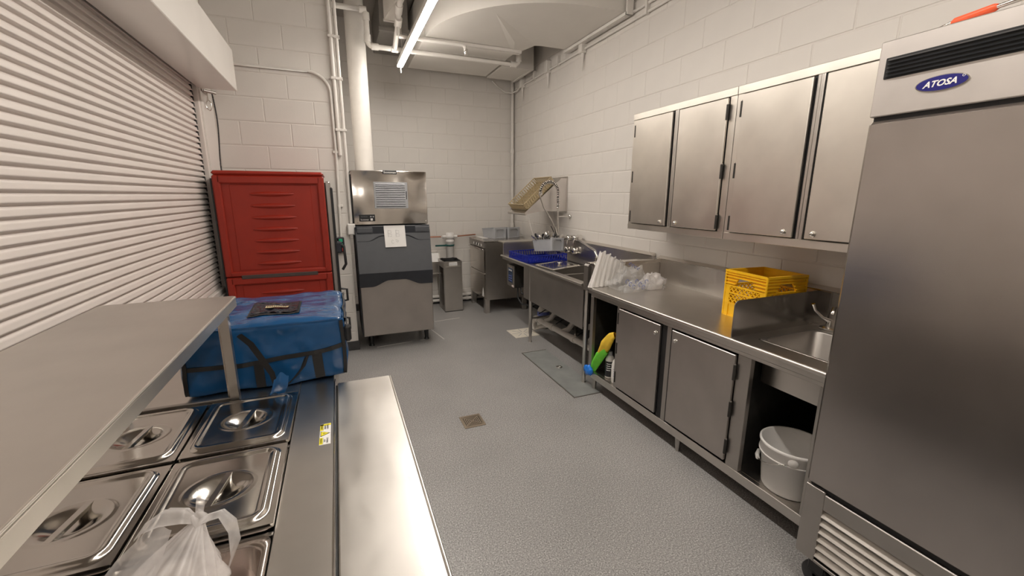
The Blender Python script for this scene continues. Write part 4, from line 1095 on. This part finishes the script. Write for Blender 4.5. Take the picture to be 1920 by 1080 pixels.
for a, b in ((3.02, 3.40), (3.43, 3.80), (3.83, 4.20)):
    x0, x1, z0 = 1.93, 2.42, .50
    mb = MB().box(x0-.002, x0+.002, a, b, z0, ZS-.003).box(x1-.002, x1+.002, a, b, z0, ZS-.003).box(x0, x1, a, a+.004, z0, ZS-.003).box(x0, x1, b-.004, b, z0, ZS-.003).box(x0, x1, a, b, z0-.004, z0)
    mb.build('basin', 'steel', sk)
    MB().tube([(2.17, (a+b)/2, z0), (2.17, (a+b)/2, z0-.06)], .035, 12).build('drain', 'chrome', sk)
for a, b in ((ky0+.07, 3.02), (3.40, 3.43), (3.80, 3.83), (4.20, 4.225)): MB().box(1.93, 2.42, a, b, ZS-.016, ZS-.004).build('basin_bridge', 'steel', sk)
MB().box(XW-.035, XW-.006, ky0, ky1, ZS-.01, 1.085).build('backsplash', 'steel', sk)
MB().prism([(XW-.05, 1.085), (XW-.05, 1.092), (XW-.006, 1.112), (XW-.006, 1.085)], 'y', ky0, ky1).build('splash_cap', 'bright', sk)
MB().prism([(kx+.004, .83), (kx+.004, 1.035), (kx+.016, 1.05), (XW-.035, 1.05), (XW-.035, .83)], 'y', ky0, ky0+.065).build('end_splash', 'steel_d', sk)
MB().box(kx+.02, XW-.035, ky0-.006, ky0+.05, 1.05, 1.062, .002).build('splash_cap', 'bright', sk)
MB().box(kx+.02, XW-.035, ky1-.02, ky1, ZS-.01, 1.02).build('end_splash', 'steel', sk)
MB().box(kx+.02, XW-.035, ky1-.04, ky1+.17, 1.02, 1.036, .002).build('splash_cap', 'cabdoor', sk)
for y in (ky0+.035, 4.06):
    for x in (1.885, 2.47):
        MB().tube([(x, y, .84 if y < 3.2 else ZS-.02), (x, y, .10), (x, y, .10), (x, y, .012), (x, y, 0)], [.020, .020, .017, .017, .021], 12).build('leg', 'steel', sk)
MB().tube([(1.885, 4.06, .27), (2.47, 4.06, .27)], .014, 8).build('cross_brace', 'steel', sk)
MB().tube([(2.47, ky0+.03, .27), (2.47, 4.06, .27)], .014, 8).build('cross_brace', 'steel', sk)
# PVC drains
pv = thing('drain_piping', 'white plastic drain piping under the dish sink', 'pipe', (2.1, 3.7, .1))
MB().tube([(2.05, 2.95, .235), (2.05, 4.25, .200)]+[(2.05, 4.25+.07*math.sin(a), .13+.07*math.cos(a)) for a in (.3, .8, 1.3, 1.57)]+[(2.05, 4.32, .06)], .030, 12).build('main_pipe', 'pvc', pv)
MB().tube([(2.18, 3.1, .16), (2.18, 4.10, .13), (2.14, 4.22, .11), (2.06, 4.34, .05)], .022, 12).build('side_pipe', 'pvc', pv)
for y in (3.21, 3.615, 4.015):
    MB().tube([(2.17, y, .45), (2.17, y, .32), (2.11, y, .25), (2.05, y+.02, .225)], .028, 12).build('tee_pipe', 'pvc', pv)
    MB().cyl((2.17, y, .40), (2.17, y, .45), .040, 14).build('coupling', 'pvc', pv)
    MB().tube([(2.17, y, .36), (2.05, y+.01, .36), (1.95, y-.03, .335)], .006, 6).build('drain_lever', 'blackp', pv)
for y in (3.0, 3.4, 3.85, 4.2): MB().cyl((2.05, y-.03, .235-.027*(y-2.95)), (2.05, y+.03, .235-.027*(y-2.92)), .037, 14).build('coupling', 'pvc', pv)
jug = thing('chemical_jug', 'small jug with a blue label behind the sink leg', 'jug', (2.05, 4.42, 0))
MB().lathe([(0, .0), (.07, 0), (.075, .02), (.075, .22), (.05, .27), (.022, .29), (.022, .31), (0, .31)], (2.25, 4.47, 0), 'z', 18).build('jug_body', 'pvc', jug)
MB().lathe([(.0757, .16), (.0757, .215)], (2.25, 4.47, 0), 'z', 18).build('label', 'bluep', jug)
MB().lathe([(0, .335), (.024, .335), (.026, .30)], (2.25, 4.47, 0), 'z', 14).build('cap', 'bluep', jug)

# control box below the drainboard
cbx = thing('control_box', 'dark wall box with small display under the drainboard', 'control box', (1.97, 4.68, .5))
MB().box(1.905, 2.06, 4.57, 4.80, .505, .775, .005).build('housing', 'inside', cbx)
pnl = MB().box(1.899, 1.906, 4.575, 4.795, .51, .77, .003).build('front_plate', 'steel_d', cbx)
MB().box(1.896, 1.900, 4.62, 4.75, .56, .735, .002).build('display', 'screen', pnl)
for k in range(3): MB().box(1.894, 1.897, 4.64+k*.035, 4.655+k*.035, .70, .72, .001).build('button', 'plastic_w', pnl)
for k in range(3): MB().box(1.8945, 1.897, 4.635, 4.735, .58+k*.028, .592+k*.028).build('display_bar', 'bluep', pnl)
MB().box(1.896, 1.900, 4.58, 4.64, .513, .535).build('warning_label', 'pinkwrap', pnl)
MB().box(1.896, 1.900, 4.63, 4.74, .742, .760).build('maker_plate', 'chrome', pnl)
MB().tube([(1.97, 4.62, .505), (1.96, 4.60, .38), (1.97, 4.50, .32), (2.02, 4.35, .33), (2.1, 4.25, .40)], .010, 8).build('cable', 'blackp', cbx)
MB().tube([(2.0, 4.60, .505), (1.99, 4.55, .44), (2.05, 4.42, .42)], .010, 8).build('cable', 'blackp', cbx)

# ---- on the sink
def rack(name, label, matn, size, h, pegs=True, cells=10):
    t = thing(name, label, 'dish rack', (0,0,0), local=True); s_ = size/2
    fr_ = MB()
    for z in (0, h-.010): fr_.box(-s_, s_, -s_, -s_+.008, z, z+.010).box(-s_, s_, s_-.008, s_, z, z+.010).box(-s_, -s_+.008, -s_, s_, z, z+.010).box(s_-.008, s_, -s_, s_, z, z+.010)
    fr_.box(-s_, s_, -s_, -s_+.006, 0, .024).box(-s_, s_, s_-.006, s_, 0, .024).box(-s_, -s_+.006, -s_, s_, 0, .024).box(s_-.006, s_, -s_, s_, 0, .024)
    fr_.build('frame', matn, t)
    for q in range(4):
        mb = MB(); n_ = 15
        for k in range(n_+1):
            x = -s_+.01+(2*s_-.02)*k/n_
            sl_ = .012 if k < n_ else 0
            mb.add([(x-.005, -s_, .008), (x+.005, -s_, .008), (x+.005+sl_, -s_, h-.008), (x-.005+sl_, -s_, h-.008), (x-.005, -s_+.006, .008), (x+.005, -s_+.006, .008), (x+.005+sl_, -s_+.006, h-.008), (x-.005+sl_, -s_+.006, h-.008)], [(0,1,2,3), (4,5,6,7), (1,2,6,5), (0,3,7,4)])
        mb.xf(Matrix.Rotation(q*PI/2, 4, 'Z')); mb.build('side_grid', matn, t)
    mb = MB()
    for k in range(cells+1):
        p = -s_+.01+(2*s_-.02)*k/cells; mb.box(p-.003, p+.003, -s_, s_, .001, .008); mb.box(-s_, s_, p-.003, p+.003, .001, .008)
    mb.build('floor_grid', matn, t)
    if pegs:
        mb = MB()
        for i in range(cells-1):
            for j in range(cells-1):
                x = -s_+.01+(2*s_-.02)*(i+1)/cells; y = -s_+.01+(2*s_-.02)*(j+1)/cells
                mb.tube([(x, y, .006), (x, y, h*.92)], [.0055, .0035], 6)
        o = mb.build('pegs', matn, t); o['kind'] = 'stuff'
    return t
br_ = rack('dish_rack', 'blue plastic dish rack on the drainboard', 'blue_rack', .50, .085, False, 12)
br_.location = (2.115, 4.385, ZS-.002); br_.rotation_euler = (0, 0, math.radians(3))
def cutlery_bin(label, loc, rz, group='grey cutlery bins'):
    t = thing('cutlery_bin', label, 'bin', loc, rz, group, local=True)
    L, W, H = .30, .20, .15                    # long side along y, tall end at -y
    mb = MB(); ex = .018
    def wall(p0, p1, q0, q1): mb.add([p0, p1, q1, q0], [(0,1,2,3)])
    def ringz(z, k): return [(-W/2+k, -L/2+.012, z), (W/2-k, -L/2+.012, z), (W/2-k, L/2-k, z), (-W/2+k, L/2-k, z)]
    for off in (0, .004):
        a = ringz(0, ex+off); b = ringz(H*.86, off)
        mb.add(a+b, [(i, (i+1)%4, 4+(i+1)%4, 4+i) for i in range(4)])
        mb.add(ringz(.0+off, ex+off), [(0,1,2,3)])
    b0_ = ringz(H*.86, 0); b1_ = ringz(H*.86, .004); mb.add(b0_+b1_, [(i, (i+1)%4, 4+(i+1)%4, 4+i) for i in range(4)])
    mb.box(-W/2-.004, -W/2+.006, -L/2+.012, L/2, H*.84, H*.88, .002).box(W/2-.006, W/2+.004, -L/2+.012, L/2, H*.84, H*.88, .002).box(-W/2, W/2, L/2-.006, L/2+.004, H*.84, H*.88, .002)
    mb.build('tray', 'grey_p', t)
    # front with arched recess
    fp = MB(); y0, y1 = -L/2-.012, -L/2+.014
    oz = [( -W/2, 0), (W/2, 0), (W/2+.004, H), (-W/2-.004, H)]
    fp.box(-W/2-.004, -W/2+.026, y0, y1, 0, H, .003).box(W/2-.026, W/2+.004, y0, y1, 0, H, .003).box(-W/2+.02, W/2-.02, y0, y1, H-.022, H, .003).box(-W/2+.02, W/2-.02, y0+.020, y1, 0, H-.018).box(-W/2+.02, W/2-.02, y0, y1, 0, .012, .003)
    for sx in (-1, 1): fp.prism([(sx*(W/2-.028), H-.02), (sx*(W/2-.028), H-.05), (sx*(W/2-.045), H-.027), (sx*(W/2-.058), H-.02)], 'y', y0, y1)
    fp.build('front_end', 'grey_p', t)
    return t
cutlery_bin('left empty grey cutlery bin on top of the dishwasher', (2.075, 5.77, 1.001), .30)
cutlery_bin('right empty grey cutlery bin on top of the dishwasher', (2.300, 5.80, 1.001), .30)
sbn = cutlery_bin('grey cutlery bin full of utensils resting on the blue rack', (2.24, 4.37, .965), math.radians(28))
sbn.rotation_euler = (math.radians(-6), math.radians(5), math.radians(20))
# utensils
for k in range(34):
    rr = random.Random(k*7+1); x = rr.uniform(-.075, .075); y = rr.uniform(-.12, .12)
    kind = 'fork' if k % 3 == 0 else ('knife' if k % 3 == 1 else 'spoon')
    dark = rr.random() < .45
    dv = Vector((rr.uniform(-.6, .6), rr.uniform(-.75, .75), rr.uniform(.25, .8))).normalized()
    L = .15
    p0 = Vector((x*.85, y*.85, .095)); p1 = p0+dv*L*.5
    ms = sbn.matrix_basis
    mb = MB(); nrm = dv.orthogonal().normalized(); sd_ = dv.cross(nrm)
    mb.tube([p0-dv*.01, p0+dv*.03, p1], [.003, .004, .0055], 6)
    if kind == 'spoon': mb.add([p1-nrm*.005, p1+dv*.018+sd_*.014, p1+dv*.045+sd_*.012, p1+dv*.058, p1+dv*.045-sd_*.012, p1+dv*.018-sd_*.014], [(0,1,2,3,4,5)], True)
    elif kind == 'fork':
        mb.add([p1-sd_*.006, p1+sd_*.006, p1+dv*.025+sd_*.011, p1+dv*.025-sd_*.011], [(0,1,2,3)])
        for q in (-1, -.33, .33, 1): mb.tube([p1+dv*.024+sd_*.010*q, p1+dv*.06+sd_*.010*q], .0016, 4)
    else: mb.add([p1-sd_*.005, p1+sd_*.005, p1+dv*.06+sd_*.008, p1+dv*.07-sd_*.006], [(0,1,2,3)])
    mb.xf(Matrix.LocRotScale(Vector((2.24, 4.37, .965)), sbn.rotation_euler, None))
    o = one(mb, kind, 'blackp' if dark else 'chrome', f'{"black handled" if dark else "shiny steel"} {kind} among the utensils piled in the grey bin', 'utensil', 'utensils in the cutlery bin')
# sheet tray with a knob
tr = thing('sheet_tray', 'flat steel tray cover lying across the sink basins', 'tray', (2.09, 3.83, ZS))
c4 = [P(1003, 497, 2, ZS+.004), P(1036, 507, 2, ZS+.004), P(1088, 498, 2, ZS+.004), P(1055, 489, 2, ZS+.004)]
cc = sum(c4, Vector())/4
mb = MB()
o4 = c4; i4 = [p.lerp(cc, .07)+Vector((0, 0, .010)) for p in c4]; j4 = [p.lerp(cc, .13)+Vector((0, 0, .004)) for p in c4]
mb.add(o4+i4+j4, [(i, (i+1)%4, 4+(i+1)%4, 4+i) for i in range(4)]+[(4+i, 4+(i+1)%4, 8+(i+1)%4, 8+i) for i in range(4)]+[(8, 9, 10, 11)])
mb.build('plate', 'lid', tr)
MB().lathe([(0, .022), (.028, .020), (.03, .014), (.012, .006), (.012, 0)], cc+Vector((.05, .05, .004)), 'z', 16).build('knob', 'chrome', tr)

# wall rack shelf with tan rack
rs = thing('rack_shelf', 'sloping stainless rack shelf fixed on the wall above the sink', 'shelf', (2.4, 4.76, 1.4))
sy0, sy1_ = 4.50, 5.02
lo, hi_ = Vector((2.01, 0, 1.385)), Vector((2.47, 0, 1.80))
sd_ = (hi_-lo).normalized(); nrm = Vector((-sd_.z, 0, sd_.x))
for y in (sy0, sy1_): MB().prism([(lo.x, lo.z), (lo.x-.01, lo.z+.02), (hi_.x, hi_.z), (XW-.01, hi_.z), (XW-.01, 1.42), (2.20, 1.42)], 'y', y-.002, y+.002).build('side_plate', 'steel_head', rs)
MB().box(XW-.012, XW-.006, sy0-.02, sy1_+.02, 1.40, 1.82).build('wall_plate', 'steel', rs)
MB().tube([(lo.x, sy0, lo.z+.005), (lo.x, sy1_, lo.z+.005)], .014, 10).build('front_lip', 'steel', rs)
bs = MB(); pts4 = [Vector((lo.x, sy0, lo.z)), Vector((hi_.x, sy0, hi_.z)), Vector((hi_.x, sy1_, hi_.z)), Vector((lo.x, sy1_, lo.z))]
bs.add(pts4+[p-nrm*.004 for p in pts4], [(0,1,2,3), (4,5,6,7), (0,1,5,4), (1,2,6,5), (2,3,7,6), (3,0,4,7)]); bs.build('sloped_deck', 'steel', rs)
MB().tube([(lo.x+.04, sy0+.01, lo.z-.01), (lo.x+.06, sy0-.01, 1.25), (lo.x+.10, sy0-.02, 1.13)], .005, 6).build('drain_tube', 'pvc', rs)
tr2 = rack('dish_rack', 'tan plastic peg rack tilted on the wall shelf', 'tan', .48, .095, True, 9)
ang = math.atan2(sd_.z, sd_.x)
ctr = (pts4[0]+pts4[1]+pts4[2]+pts4[3])/4 - sd_*.01
tr2.location = ctr+nrm*.003
tr2.rotation_euler = (0, -ang, 0)

# pre-rinse spray
pre = thing('pre_rinse_faucet', 'chrome pre-rinse faucet with arching spring hose at the wall', 'faucet', (2.44, 4.40, ZS))
Y0 = 4.40
B_ = lambda x, y: P(x, y, 1, Y0)
base = Vector((2.44, Y0, 1.0)); 
q1, q2, q3, q4 = B_(1046, 438), B_(1046, 390), B_(1031, 341), B_(1012, 366)
xr = q1.x
MB().tube([(xr, Y0, ZS), (xr, Y0, 1.02), (xr, Y0, 1.06)], [.035, .032, .022], 14).build('base', 'chrome', pre)
MB().tube([(xr, Y0, 1.05), q2], .011, 10).build('riser', 'chrome', pre)
MB().tube([(xr, Y0, 1.36), (XW-.02, Y0, 1.36)], .007, 8).build('wall_arm', 'chrome', pre)
MB().lathe([(.026, 0), (.026, -.008), (.010, -.014)], (XW-.012, Y0, 1.36), 'x', 16).build('wall_rosette', 'chrome', pre)
# spring: helix around an arch
archp = []
cxa = (q2.x+q4.x)/2; rad = abs(q2.x-q4.x)/2; topz = q3.z; zb = q2.z
path = [Vector((q2.x, Y0, zb+(topz-rad-zb)*k/8)) for k in range(8)]+[Vector((cxa+rad*math.cos(PI*k/16), Y0-.02*k/16, topz-rad+rad*math.sin(PI*k/16))) for k in range(17)]+[Vector((q4.x, Y0-.02, topz-rad-(topz-rad-q4.z)*k/6)) for k in range(1, 7)]
hel = []; turns = 34; nn = turns*8
for i in range(nn+1):
    t_ = i/nn*(len(path)-1.001); k = int(t_); fr_ = t_-k; p = path[k].lerp(path[k+1], fr_); tdir = (path[k+1]-path[k]).normalized()
    u = Vector((0, 1, 0)); v = tdir.cross(u).normalized(); a = 2*PI*i/8
    hel.append(p+(u*math.cos(a)+v*math.sin(a))*.019)
MB().tube(hel, .0055, 5).build('spring', 'chrome', pre)
MB().tube(path, .010, 8).build('hose', 'blackp', pre)
MB().tube([q4, B_(1020, 390), B_(1034, 412), B_(1042, 435)], .009, 8).build('spray_hose', 'steel', pre)
MB().tube([B_(1040, 425), B_(1044, 440), B_(1046, 452)], [.012, .018, .024], 10).build('spray_head', 'chrome', pre)
MB().tube([B_(1040, 440), B_(1037, 432), B_(1033, 424)], .005, 6).build('trigger', 'blackp', pre)
# wall mixer and swing spout
mx = thing('mixer_faucet', 'chunky chrome wall mixer with long swing spout over the sink', 'faucet', (2.45, 4.2, 1.05))
vx = XW-.04
for k, (x, y) in enumerate(((1070, 446), (1082, 446))):
    c = P(x, y, 0, vx-.05)
    MB().lathe([(.034, .05), (.034, .0), (.028, -.02), (.030, -.03), (.022, -.05), (0, -.052)], c, 'x', 16).build('valve', 'chrome', mx)
    MB().tube([c+Vector((-.03, 0, .0)), c+Vector((-.045, 0, -.05)), c+Vector((-.045, 0, -.075))], [.010, .012, .010], 8).build('handle', 'chrome', mx)
a = P(1076, 446, 0, vx-.05)
MB().cyl(a+Vector((0, .14, 0)), a+Vector((0, -.14, 0)), .022, 12).build('valve_body', 'chrome', mx)
sp_ = [a+Vector((-.02, -.05, -.02)), a+Vector((-.08, -.25, .0)), P(1105, 464, 0, 2.34), P(1115, 470, 0, 2.32), P(1119, 480, 0, 2.31), P(1118, 492, 0, 2.31)]
MB().tube(sp_, .013, 10).build('swing_spout', 'chrome', mx)
MB().cyl(sp_[-1]+Vector((0, 0, .045)), sp_[-1], .019, 12).build('nozzle', 'chrome', mx)
for (x, y) in ((1062, 468), (1076, 470)):
    c = P(x, y, 0, XW-.07); MB().lathe([(.04, .03), (.045, .0), (.035, -.02), (0, -.025)], c, 'x', 16).build('escutcheon', 'chrome', mx)

# ================================================================== DISHWASHER
dw = thing('dishwasher', 'stainless commercial dishwasher on short square legs in the corner', 'dishwasher', (2.1, 5.66, 0))
dx0, dx1, dy0, dy1 = 1.782, 2.42, 5.335, 6.02
MB().box(dx0+.02, dx1, dy0, dy1, .19, .985, .004).build('cabinet', 'steel', dw)
MB().box(dx0-.004, dx1+.01, dy0-.006, dy1, .982, 1.0, .003).build('top', 'steel_x', dw)
MB().box(dx0, dx0+.022, dy0+.01, dy1-.01, .565, .885, .004).build('door', 'bright', dw)
MB().box(dx0, dx0+.022, dy0+.01, dy1-.01, .20, .555, .004).build('lower_door', 'bright', dw)
hd_ = MB().box(dx0-.004, dx0+.022, dy0+.004, dy1-.004, .905, .980, .003).build('control_strip', 'steel_d', dw)
for k in range(7): MB().box(dx0-.007, dx0-.003, dy0+.10+k*.055, dy0+.135+k*.055, .925, .955, .001).build('button', 'blackp' if k % 2 else 'plastic_w', hd_)
MB().prism([(dx0+.005, .900), (dx0-.03, .890), (dx0-.034, .878), (dx0+.005, .886)], 'y', dy0+.05, dy1-.05).build('door_handle', 'chrome', dw)
for x in (dx0+.04, dx1-.04):
    for y in (dy0+.035, dy1-.04): MB().box(x-.035, x+.035, y-.035, y+.035, 0, .20, .004).build('leg', 'steel', dw)
MB().box(dx0+.02, dx1, dy0+.002, dy0+.03, .185, .225, .003).build('base_rail', 'steel', dw)
MB().prism([(5.37, .23), (5.45, .23), (5.43, .30), (5.40, .36)], 'x', dx0-.002, dx0+.001).build('decal', 'paper', dw)
cl = thing('plastic_sheet', 'thin white sheet lying beside the cutlery bins on the dishwasher', 'sheet', (1.92, 5.85, 1.0))
MB().box(1.87, 1.965, 5.70, 5.98, 1.001, 1.006, .001).build('sheet', 'plastic_w', cl)
MB().box(1.87, 1.875, 5.70, 5.98, 1.006, 1.012, .001).build('folded_edge', 'plastic_w', cl)

# ================================================================== BACK WALL ITEMS
tb = thing('steel_waste_bin', 'narrow open-sided stainless waste bin with black liner', 'bin', (1.42, 5.78, 0))
MB().box(1.293, 1.543, 5.605, 5.612, 0, .715, .001).build('front_panel', 'steel', tb)
MB().box(1.538, 1.545, 5.612, 5.955, 0, .715, .001).build('side_panel', 'steel', tb)
MB().box(1.293, 1.543, 5.950, 5.957, 0, .715, .001).build('back_panel', 'steel_d', tb)
MB().box(1.287, 1.545, 5.605, 5.957, .0, .01).build('base_plate', 'steel_d', tb)
MB().box(1.287, 1.293, 5.605, 5.64, 0, .715).box(1.287, 1.293, 5.92, 5.957, 0, .715).box(1.287, 1.293, 5.64, 5.92, .62, .715).build('side_frame', 'steel_d', tb)
lnr = MB()
def lf(u, v):
    a = u*2*PI; sx, sy = .115, .155
    e = .4; c, s_ = math.cos(a), math.sin(a)
    return Vector((1.418+math.copysign(abs(c)**e, c)*(sx+.006*math.sin(a*9)-.01*v), 5.78+math.copysign(abs(s_)**e, s_)*(sy-.01*v), .718-.10*v+.004*math.sin(a*7)))
MB().grid(lf, 48, 6).build('liner', 'black', tb)
MB().box(1.30, 1.53, 5.62, 5.94, .60, .605).build('liner_bottom', 'black', tb)
MB().box(1.36, 1.475, 5.600, 5.605, .655, .700).build('label', 'paper', tb)
MB().box(1.31, 1.53, 5.590, 5.606, .625, .645, .003).build('pull_lip', 'steel', tb)
for k in range(2): MB().box(1.37, 1.465, 5.5990, 5.6002, .668+k*.014, .672+k*.014).build('label_line', 'ink', tb)
wf = thing('water_filter', 'white cylindrical water filter on the copper line at back wall', 'water filter', (1.49, 6.06, .68))
fxx, fyy = 1.494, 6.06
MB().lathe([(0, .69), (.050, .69), (.056, .70), (.056, .93), (.062, .935), (.062, .95), (.056, .955), (.056, .985), (.066, .99), (.066, 1.025), (.057, 1.035), (.057, 1.065), (0, 1.07)], (fxx, fyy, 0), 'z', 24).build('canister', 'plastic_w', wf)
MB().tube([(fxx, fyy, .70), (fxx, fyy, .56)], .010, 8).build('drain_stub', 'grey_p', wf)
MB().tube([(fxx-.06, fyy, 1.01), (fxx-.11, fyy, 1.01)], .022, 10).build('port', 'plastic_w', wf)
MB().tube([(fxx+.06, fyy, 1.01), (fxx+.11, fyy, 1.01)], .022, 10).build('port', 'plastic_w', wf)
rg = MB().lathe([(.054, -.012), (.064, -.012), (.064, .012), (.054, .012)], (fxx, fyy, .885), 'z', 20); rg.box(fxx-.22, fxx-.06, fyy-.025, fyy-.010, .873, .897, .003)
rg.build('filter_wrench', 'ring', wf)
cpp = thing('copper_pipe', 'thin copper water pipe along the back wall', 'pipe', (1.4, 6.10, 1.0))
MB().tube([(.95, 6.10, 1.01), (1.37, 6.08, 1.01)], .009, 8).build('tube', 'copper', cpp)
MB().tube([(1.61, 6.08, 1.01), (1.90, 6.10, 1.025)], .009, 8).build('tube', 'copper', cpp)
MB().tube([(1.13, 6.10, 1.05), (1.13, 6.10, .93)], .012, 8).build('valve', 'copper', cpp)
for z, nm in ((.055, 'lower'), (.115, 'upper')):
    t = thing('floor_pipe', f'{nm} of two white pipes low along the back wall', 'pipe', (1.4, 6.10, z), group='pipes along the back wall')
    MB().tube([(.95, 6.10, z), (2.3, 6.10, z)], .024, 12).build('tube', 'pipe', t)
    for x in (1.2, 1.75): MB().cyl((x-.02, 6.10, z), (x+.02, 6.10, z), .029, 12).build('coupling', 'pipe', t)
pd = thing('towel_dispenser', 'steel paper towel dispenser with white sheet beside the ice bin', 'dispenser', (1.2, 6.0, .45))
MB().prism([(6.13, .78), (6.02, .78), (5.96, .66), (5.96, .50), (6.13, .50)], 'x', 1.13, 1.33).build('case', 'steel', pd)
MB().prism([(6.02, .785), (6.015, .785), (5.950, .665), (5.957, .662)], 'x', 1.15, 1.31).build('paper_sheet', 'paper', pd)
MB().box(1.12, 1.34, 5.93, 6.13, .485, .50, .003).build('tray', 'steel', pd)
